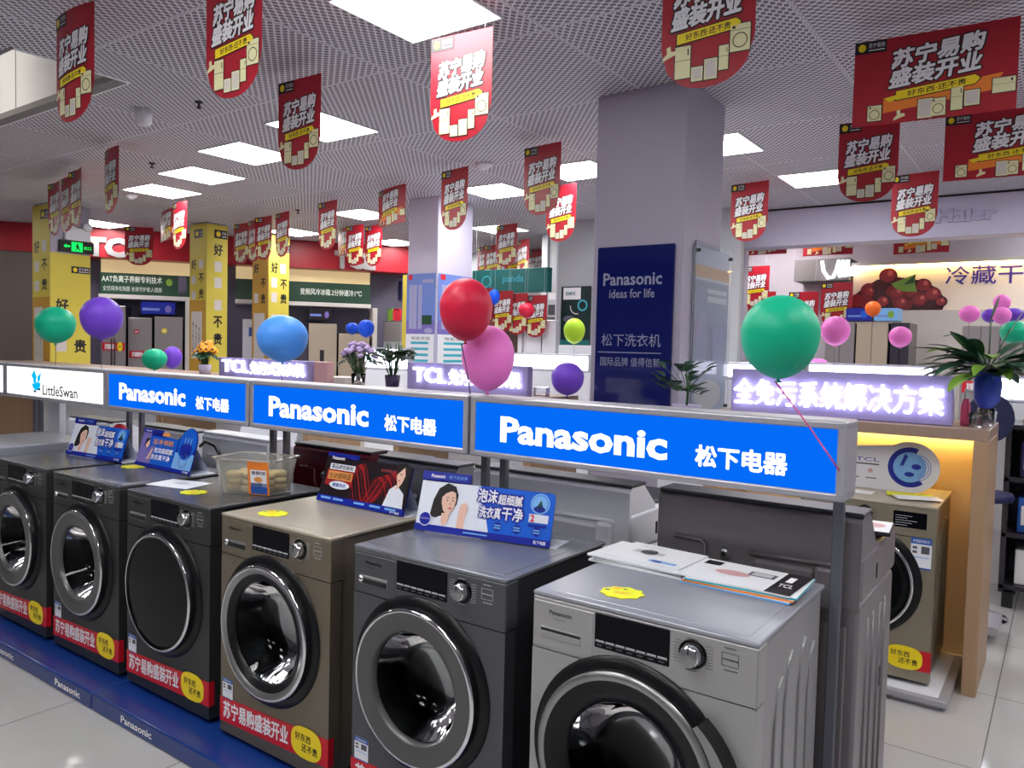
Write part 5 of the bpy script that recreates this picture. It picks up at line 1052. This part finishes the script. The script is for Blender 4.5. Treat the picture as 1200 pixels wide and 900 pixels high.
def fridge(px0, px1, pyt, label, m='fridge', off=.62, doors=2, sash=True, sticker=None, loc=None, rz=None, w=None, h=None, handle=False):
    if loc is None: u0, u1 = U(px0, pyt, off), U(px1, pyt, off); h = Zw((px0+px1)/2, pyt, off); w = u1-u0; loc = wloc(u0, off); rz = WRZ
    r = empty('refrigerator', loc, label, 'refrigerator', 'refrigerators on display', rz); D = .58
    b = MB(); b.box(0, w, .04, D, .03, h, 'fridgedark', .006); b.build('cabinet', r)
    if doors == 2: rects = [(0, w*.495, .06, h-.004), (w*.505, w, .06, h-.004)]
    else: rects = [(0, w, h*.42, h-.004), (0, w, .06, h*.41)]
    for k, (a, c, z0, z1) in enumerate(rects):
        b = MB(); b.box(a, c, 0, .04, z0, z1, m, .006); d = b.build('door', r)
        if handle and k == 0: bb = MB(); bb.box(w*.4, w*.55, -.004, .0, (z0+z1)/2-.15, (z0+z1)/2+.1, 'blackmatte', .002); bb.build('handle', d)
        elif doors == 2: bb = MB(); hx = c-.03 if k == 0 else a+.015; bb.box(hx, hx+.015, -.012, 0, h*.42, h*.75, 'fridgedark', .003); bb.build('handle', d)
    if sash:
        b = MB(); f = FR(b, (0, -.002, 0), (1, 0, 0), (0, 0, 1)); f.rect(.02, h*.66, w*.98, h*.72, 'sash'); f.text('苏宁易购盛装开业', .06, h*.67, w*.6, h*.71, 'white', 2, .03); f.ell(w*.78, h*.69, w*.11, h*.036, 'yellow', 2, 18); f.text('好东西', w*.7, h*.68, w*.86, h*.7, 'black', 3); b.build('promo_sash', r)
    if sticker: b = MB(); f = FR(b, (0, -.002, 0), (1, 0, 0), (0, 0, 1)); f.ell(w*.35, h*.88, w*.1, w*.1, sticker, 1, 18); f.rect(w*.3, h*.875, w*.4, h*.885, 'white', 2); b.build('round_sticker', r)
    return r, h
fridge(118, 147, 358, 'tall grey fridge beside the exit sign column', off=.75); fridge(150, 178, 372, 'grey fridge with a red round sticker, behind the purple balloon', sticker='sash', doors=1); _, hf = fridge(181, 214, 371, 'grey fridge with a yellow round sticker', sticker='yellow', doors=1)
fridge(362, 395, 379, 'beige fridge with a black handle strip, right of the light blue balloon', 'fridgegold', doors=1, sash=False, handle=True); fridge(397, 433, 391, 'lower beige fridge behind the lavender flowers', 'fridgegold', doors=1, sash=False)
def wcard(px0, px1, pyt, pyb, off, m, lb, art=None):
    u0, u1 = U(px0, pyb, off), U(px1, pyb, off); z0 = max(Zw(px0, pyb, off), 1.96)+.004; z1 = z0+.2; b = MB(); wbox(b, u0, u1, off-.25, off, z0, z1, m, .004); f = FR(b, (u0, -off-.001, z0), (1, 0, 0), (0, 0, 1)); w, h = u1-u0, z1-z0
    f.rect(.05*w, .3*h, .55*w, .5*h, 'posterblue'); f.ell(.8*w, .45*h, .1*w, .3*h, 'posterpurple', 1, 14); o = b.build('topper_card', None, WO, WRZ); tag(o, lb, 'topper box')
wcard(165, 205, 359, 371, .5, 'carddeep', 'dark blue topper box on the grey fridges'); wcard(362, 388, 370, 379, .5, 'carddark', 'dark topper box on the beige fridge')
u0 = U(284, 420, .5); r = empty('standing_poster', wloc(u0, .5), 'white standing poster between the two right yellow columns', 'poster stand', rz=WRZ)
b = MB(); b.box(0, .45, 0, .03, .75, Zw(290, 374, .5), 'paper', .003); f = FR(b, (0, -.001, .75), (1, 0, 0), (0, 0, 1)); f.poly([(.0, .0), (.45, .0), (.45, .2), (.0, .3)], 'pinkprint'); f.rect(.1, .9, .2, 1.05, 'labelblue'); b.build('poster_panel', r); b = MB(); b.box(.2, .25, 0, .03, .02, .75, 'aludark'); b.box(0, .45, -.15, .18, 0, .02, 'aludark'); b.build('stand', r)
balloon(205, 361, 7, 7.5, 8.2, PURPLE, 'small purple balloon above the grey fridges'); balloon(291, 363, 7, 8, 9.3, ORANGE, 'small orange balloon between the two right yellow columns'); balloon(356, 367, 7.5, 8, 9.6, DBLUE, 'small blue balloon right of the third yellow column'); balloon(373, 365, 7, 8, 9.8, PURPLE, 'small purple balloon above the beige fridge')
# far left: red fascia and brown wall at the picture edge
p0 = atz(18, 260, CEIL); r = empty('shop_fascia', (p0.x, p0.y, 0), 'plain dark red fascia at the left picture edge', 'fascia', rz=WRZ)
b = MB(); b.box(-4, .55, -.02, .3, 2.86, CEIL-.002, 'redwall'); b.build('panel', r)
b = MB(); b.box(-4, .55, 0, .3, 0, 2.86, 'brown_wall'); o = b.build('wall_left_brown', None, (p0.x, p0.y, 0), WRZ); struct(o, 'brown wall below the red fascia at the left edge', 'wall')

# ================================================================ far middle
b = MB(); a = aty(438, 330, 10.6); c = aty(640, 290, 11.3)
b.box(a.x-.6, c.x+2.2, 11.3, 11.4, 0, CEIL, 'grey_wall'); struct(b.build('wall_back_middle'), 'pale far wall', 'wall')
def flat(px0, px1, py0, py1, y, t, m, bev=.003, name='panel', parent=None):
    a = aty(px0, py1, y); c = aty(px1, py0, y); b = MB(); b.box(a.x, c.x, y, y+t, a.z, c.z, m, bev); return b, a, c
b, a, c = flat(437, 471, 329, 352, 10.4, .15, 'chairblue'); f = FR(b, (a.x, 10.399, a.z), (1, 0, 0), (0, 0, 1)); w, h = c.x-a.x, c.z-a.z; f.rect(.08*w, .3*h, .62*w, .66*h, 'signpanelwhite'); tag(b.build('hanging_sign'), 'navy sign with a white lit patch left of the lilac column', 'sign')
b, a, c = flat(440, 470, 377, 400, 10.2, .3, 'fridge'); b.box(a.x, c.x, 10.2, 10.6, 0, a.z, 'grey_wall'); tag(b.build('display_unit'), 'grey display unit behind the leafy plant', 'display unit')
for px, m_, lb in ((446, 'pinkprint', 'pink folded price card on the grey display unit'), (456, 'leaf2', 'green leaf shaped card on the grey display unit'), (465, 'redplastic', 'red card on the grey display unit')):
    p = aty(px, 376, 10.25); b = MB(); b.box(-.09, .09, 0, .02, 0, .22, m_, .03); tag(b.build('price_card', None, (p.x, 10.25, p.z)), lb, 'card')
b, a, c = flat(470, 477, 322, 440, 7.8, .1, 'colyellow'); b.box(a.x, c.x, 7.8, 7.9, 0, a.z, 'colyellow'); tag(b.build('standing_banner'), 'thin yellow standing banner left of the lilac column', 'banner stand')
# teal board
b, a, c = flat(553, 642, 313, 344, 9.2, .12, 'teal'); f = FR(b, (a.x, 9.199, a.z), (1, 0, 0), (0, 0, 1)); w, h = c.x-a.x, c.z-a.z; f.text('panda', w*.42, h*.35, w*.7, h*.75, 'tealtext', 1, .02); f.ring(w*.2, h*.5, h*.2, h*.26, 'tealtext', 1, 16); tag(b.build('wall_board'), 'teal shop board behind the red banners', 'sign board')
b, a, c = flat(556, 612, 372, 424, 9.3, .3, 'brown_wall'); b.box(a.x, c.x, 9.3, 9.9, 0, a.z, 'brown_wall'); tag(b.build('display_unit'), 'brown display unit behind the large pink balloon', 'display unit')
b, a, c = flat(606, 612, 372, 424, 9.0, .1, 'whiteplastic'); b.box(a.x, c.x, 9.0, 9.1, 0, a.z, 'whiteplastic'); tag(b.build('upright_post'), 'thin white post beside the brown display unit', 'post')
b, a, c = flat(613, 651, 375, 416, 9.0, .6, 'bluegrey', .01); b.box(a.x, c.x, 9.0, 9.6, .0, a.z, 'bluegrey'); b.box(a.x+.3, a.x+.31, 8.995, 9, .3, c.z-.05, 'fridgedark'); tag(b.build('cabinet'), 'grey cabinet left of the dark green poster', 'cabinet')
# grey wall left of the big column
y = 9.1; a = aty(637, 300, y+.9); c = aty(760, 300, y)
b = MB(); c0 = aty(655, 300, y); b.box(c0.x, c.x+1.2, y, y+.1, 0, CEIL, 'grey_wall'); b.box(c0.x-.02, c0.x, y-.03, y+.1, 0, CEIL, 'whiteplastic'); b.box(a.x, c0.x, y+.9, y+1.0, 0, CEIL, 'grey_wall'); b.box(a.x, a.x+.1, y+.85, y+1.0, 0, CEIL, 'whiteplastic'); struct(b.build('wall_partition'), 'grey partition wall left of the big column', 'wall')
r = empty('wall_poster', (0, 0, 0), 'dark green poster with a white name label on the grey partition', 'poster')
b, a, c = flat(656, 692, 335, 405, y-.04, .035, mat('poster_dark_green', (22, 44, 42), .2)); f = FR(b, (a.x, y-.0405, a.z), (1, 0, 0), (0, 0, 1)); w, h = c.x-a.x, c.z-a.z
f.ring(w*.75, h*.68, w*.12, w*.17, 'tealtext', 1, 18); f.ring(w*.55, h*.66, w*.2, w*.23, 'palegrey', 1, 18, 3, 5); f.ell(w*.3, h*.45, w*.2, h*.06, 'nichedark', 1); f.rect(0, 0, w, h*.1, 'teal', 1); f.rect(w*.08, h*.78, w*.68, h*.98, 'white', 2); f.text('SIEMENS', w*.16, h*.85, w*.5, h*.91, 'teal', 3, .03); b.build('print', r)
b, a, c = flat(654, 694, 405, 418, y-.3, .3, 'whiteplastic'); b.box(a.x, c.x, y-.3, y, 0, a.z, 'whiteplastic'); tag(b.build('plinth_block'), 'white block below the dark green poster', 'plinth')
b, a, c = flat(641, 653, 342, 372, y+.84, .03, 'wtext'); f = FR(b, (a.x, y+.839, a.z), (1, 0, 0), (0, 0, 1)); w, h = c.x-a.x, c.z-a.z; f.rect(w*.1, h*.7, w*.9, h*.95, 'white'); f.rect(w*.1, h*.1, w*.9, h*.5, 'papergrey'); tag(b.build('wall_poster'), 'narrow poster on the wall return left of the dark green poster', 'poster')

# ================================================================ right: beam, grape sign, fridges
YB = 9.45; a = aty(868, 291, YB); b = MB(); b.box(a.x-.1, 4, YB, YB+.3, a.z, CEIL, 'beam', .004); b.box(a.x-.1, 4, YB-.012, YB, CEIL-.022, CEIL-.001, 'blackmatte'); struct(b.build('trim_2'), 'pale lilac beam below the ceiling at right', 'beam')
b = MB(); f = FR(b, (0, YB-.002, 0), (1, 0, 0), (0, 0, 1)); q0 = aty(1096, 262, YB); q1 = aty(1170, 240, YB); f.text('Haier', q0.x, q0.z, q1.x, q1.z-.0, 'ghost', 0, .05, .02); tag(b.build('sign_letters'), 'grey raised brand letters on the pale beam', 'sign letters')
YR = 11.0; b = MB(); a = aty(926, 330, YR+.35); b.box(a.x-.7, 5, YR+.35, YR+.45, 0, CEIL, 'white_wall'); struct(b.build('wall_right_back'), 'white far wall at right', 'wall')
b, a, c = flat(930, 996, 302, 330, YR-.1, .45, 'dustgrey'); tag(b.build('sign_box'), 'grey sign box behind the white neon script', 'sign box')
b = MB(); q0 = aty(960, 327, YR-.13); k = depth(q0)/F_PX
def neon(pts): b.tube([(q0.x+(x-960)*k*1.1, YR-.121, q0.z+(327-yy)*k) for x, yy in pts], .022, 'neon', 8)
neon([(962, 306), (964, 318), (969, 326), (974, 325), (977, 316), (979, 306)]); neon([(979, 312), (980, 322), (983, 324)]); neon([(983, 306), (984, 322)]); neon([(988, 306), (988, 323)]); neon([(992, 323), (992, 315), (995, 314), (997, 316), (997, 323)]); neon([(979, 324), (988, 323), (997, 322)])
tag(b.build('neon_sign'), 'white glowing neon script left of the grape picture', 'neon sign')
r = empty('illuminated_sign', (0, 0, 0), 'warm lit sign with a picture of red grapes and violet characters', 'illuminated sign')
b, a, c = flat(998, 1260, 303, 364, YR, .3, mat('grape_panel', (236, 226, 214), .5)); b.build('picture_panel', r); b = MB(); b.box(a.x, c.x, YR-.05, YR-.03, c.z-.012, c.z, emat('grape_strip', (255, 206, 110), 36)); b.build('light_strip', r)
b = MB(); f = FR(b, (a.x, YR-.001, a.z), (1, 0, 0), (0, 0, 1)); f.step = .002; kx = (c.x-a.x)/262; kz = (c.z-a.z)/61
rg = random.Random(2); gx = lambda px: (px-998)*kx; gz = lambda py: (364-py)*kz
f.poly([(gx(998), 0), (gx(998), gz(345)), (gx(1010), gz(335)), (gx(1030), gz(322)), (gx(1052), gz(318)), (gx(1085), gz(324)), (gx(1108), gz(335)), (gx(1119), gz(352)), (gx(1115), 0)], 'grapedark', 1)
for k, (x, yy, s) in enumerate(((1045, 317, 12), (1020, 336, 11), (1005, 350, 10), (1035, 335, 11), (1055, 340, 12), (1018, 352, 10), (1040, 352, 11), (1062, 353, 10), (1075, 338, 11), (1090, 332, 11), (1087, 349, 11), (1103, 343, 10), (1113, 353, 8), (1070, 356, 8), (1030, 358, 7), (1100, 357, 7))):
    f.ell(gx(x), max(gz(yy), s*kz*.9+.004), s*kx, s*kz*.9, 'grape' if k % 3 else 'grapedark', 2+k, 20); 
    pass
for x, yy, s in ((1045, 317, 12), (1058, 340, 9), (1040, 352, 9), (1076, 337, 10), (1091, 331, 10), (1103, 343, 10), (1088, 350, 9), (1113, 353, 7), (1064, 354, 8), (1022, 338, 7)):
    f.ell(gx(x), max(gz(yy), s*kz*.85+.004), s*.85*kx, s*kz*.75, 'grapemid', 20, 18); f.ell(gx(x+s*.25), max(gz(yy-s*.25), s*kz*.7), s*.3*kx, s*.32*kz, 'grapehi', 21, 12)
f.poly([(gx(1050), gz(328)), (gx(1066), gz(322)), (gx(1081), gz(316)), (gx(1080), gz(327)), (gx(1083), gz(340)), (gx(1066), gz(339)), (gx(1055), gz(334))], 'leaf2', 24); f.poly([(gx(1066), gz(330)), (gx(1081), gz(316)), (gx(1079), gz(328))], 'stemg', 25)
f.text('冷藏干', gx(1117), gz(331), gx(1206), gz(307), 'indigo', 2, .01); b.build('artwork', r)
b = MB(); b.box(a.x-.02, c.x+.02, YR-.05, YR+.3, c.z+.002, c.z+.05, 'palegrey'); b.box(a.x-.02, c.x+.02, YR-.02, YR+.3, 0, a.z-.002, 'palegrey'); b.build('surround', r)
def rfridge(px0, px1, pyt, y, label, **k):
    a = aty(px0, pyt, y); c = aty(px1, pyt, y); return fridge(0, 0, 0, label, loc=(a.x, y, 0), rz=0, w=c.x-a.x, h=a.z, **k)
rfridge(1004, 1041, 378, 9.9, 'beige two-door fridge below the grapes', m='fridgegold'); rfridge(1044, 1066, 378, 9.95, 'narrow dark fridge next to the beige two-door fridge', m='fridgedark', sash=False); rfridge(968, 1002, 378, 9.9, 'grey fridge behind the pink balloon', m='fridge')
rfridge(1128, 1172, 382, 8.6, 'pale fridge behind the peace lily leaves', m='fridge'); rfridge(1176, 1225, 382, 8.6, 'fridge cut by the right picture edge', m='fridge')
for px0, px1, lb, m_ in ((991, 1022, 'dark blue topper box on the grey fridge', 'carddeep'), (1024, 1053, 'light blue topper box with a green print on the beige fridge', 'cardlight')):
    b, a, c = flat(px0, px1, 361, 376, 9.9, .3, m_, .004); f = FR(b, (a.x, 9.899, a.z), (1, 0, 0), (0, 0, 1)); w, h = c.x-a.x, c.z-a.z; f.rect(w*.08, h*.3, w*.6, h*.45, 'posterblue'); f.ell(w*.7, h*.5, w*.14, h*.3, 'leaf2' if m_ == 'cardlight' else 'cardblue', 1, 14); tag(b.build('topper_card'), lb, 'topper box')

# balloon strings: each hangs straight down to what it is tied to
bpy.context.view_layer.update(); dg = bpy.context.evaluated_depsgraph_get()
for r, rb in DROPS:
    o = Vector(r.location) - Vector((0, 0, rb*1.12)); ok, hit, *_ = SC.ray_cast(dg, o, (0, 0, -1))
    z = (hit.z if ok else 0) - r.location.z
    b = MB(); b.tube([(0, 0, -rb*1.07), (.004, 0, (z-rb)/2), (0, 0, z)], .0016, 'potdark', 4); b.build('string', r)
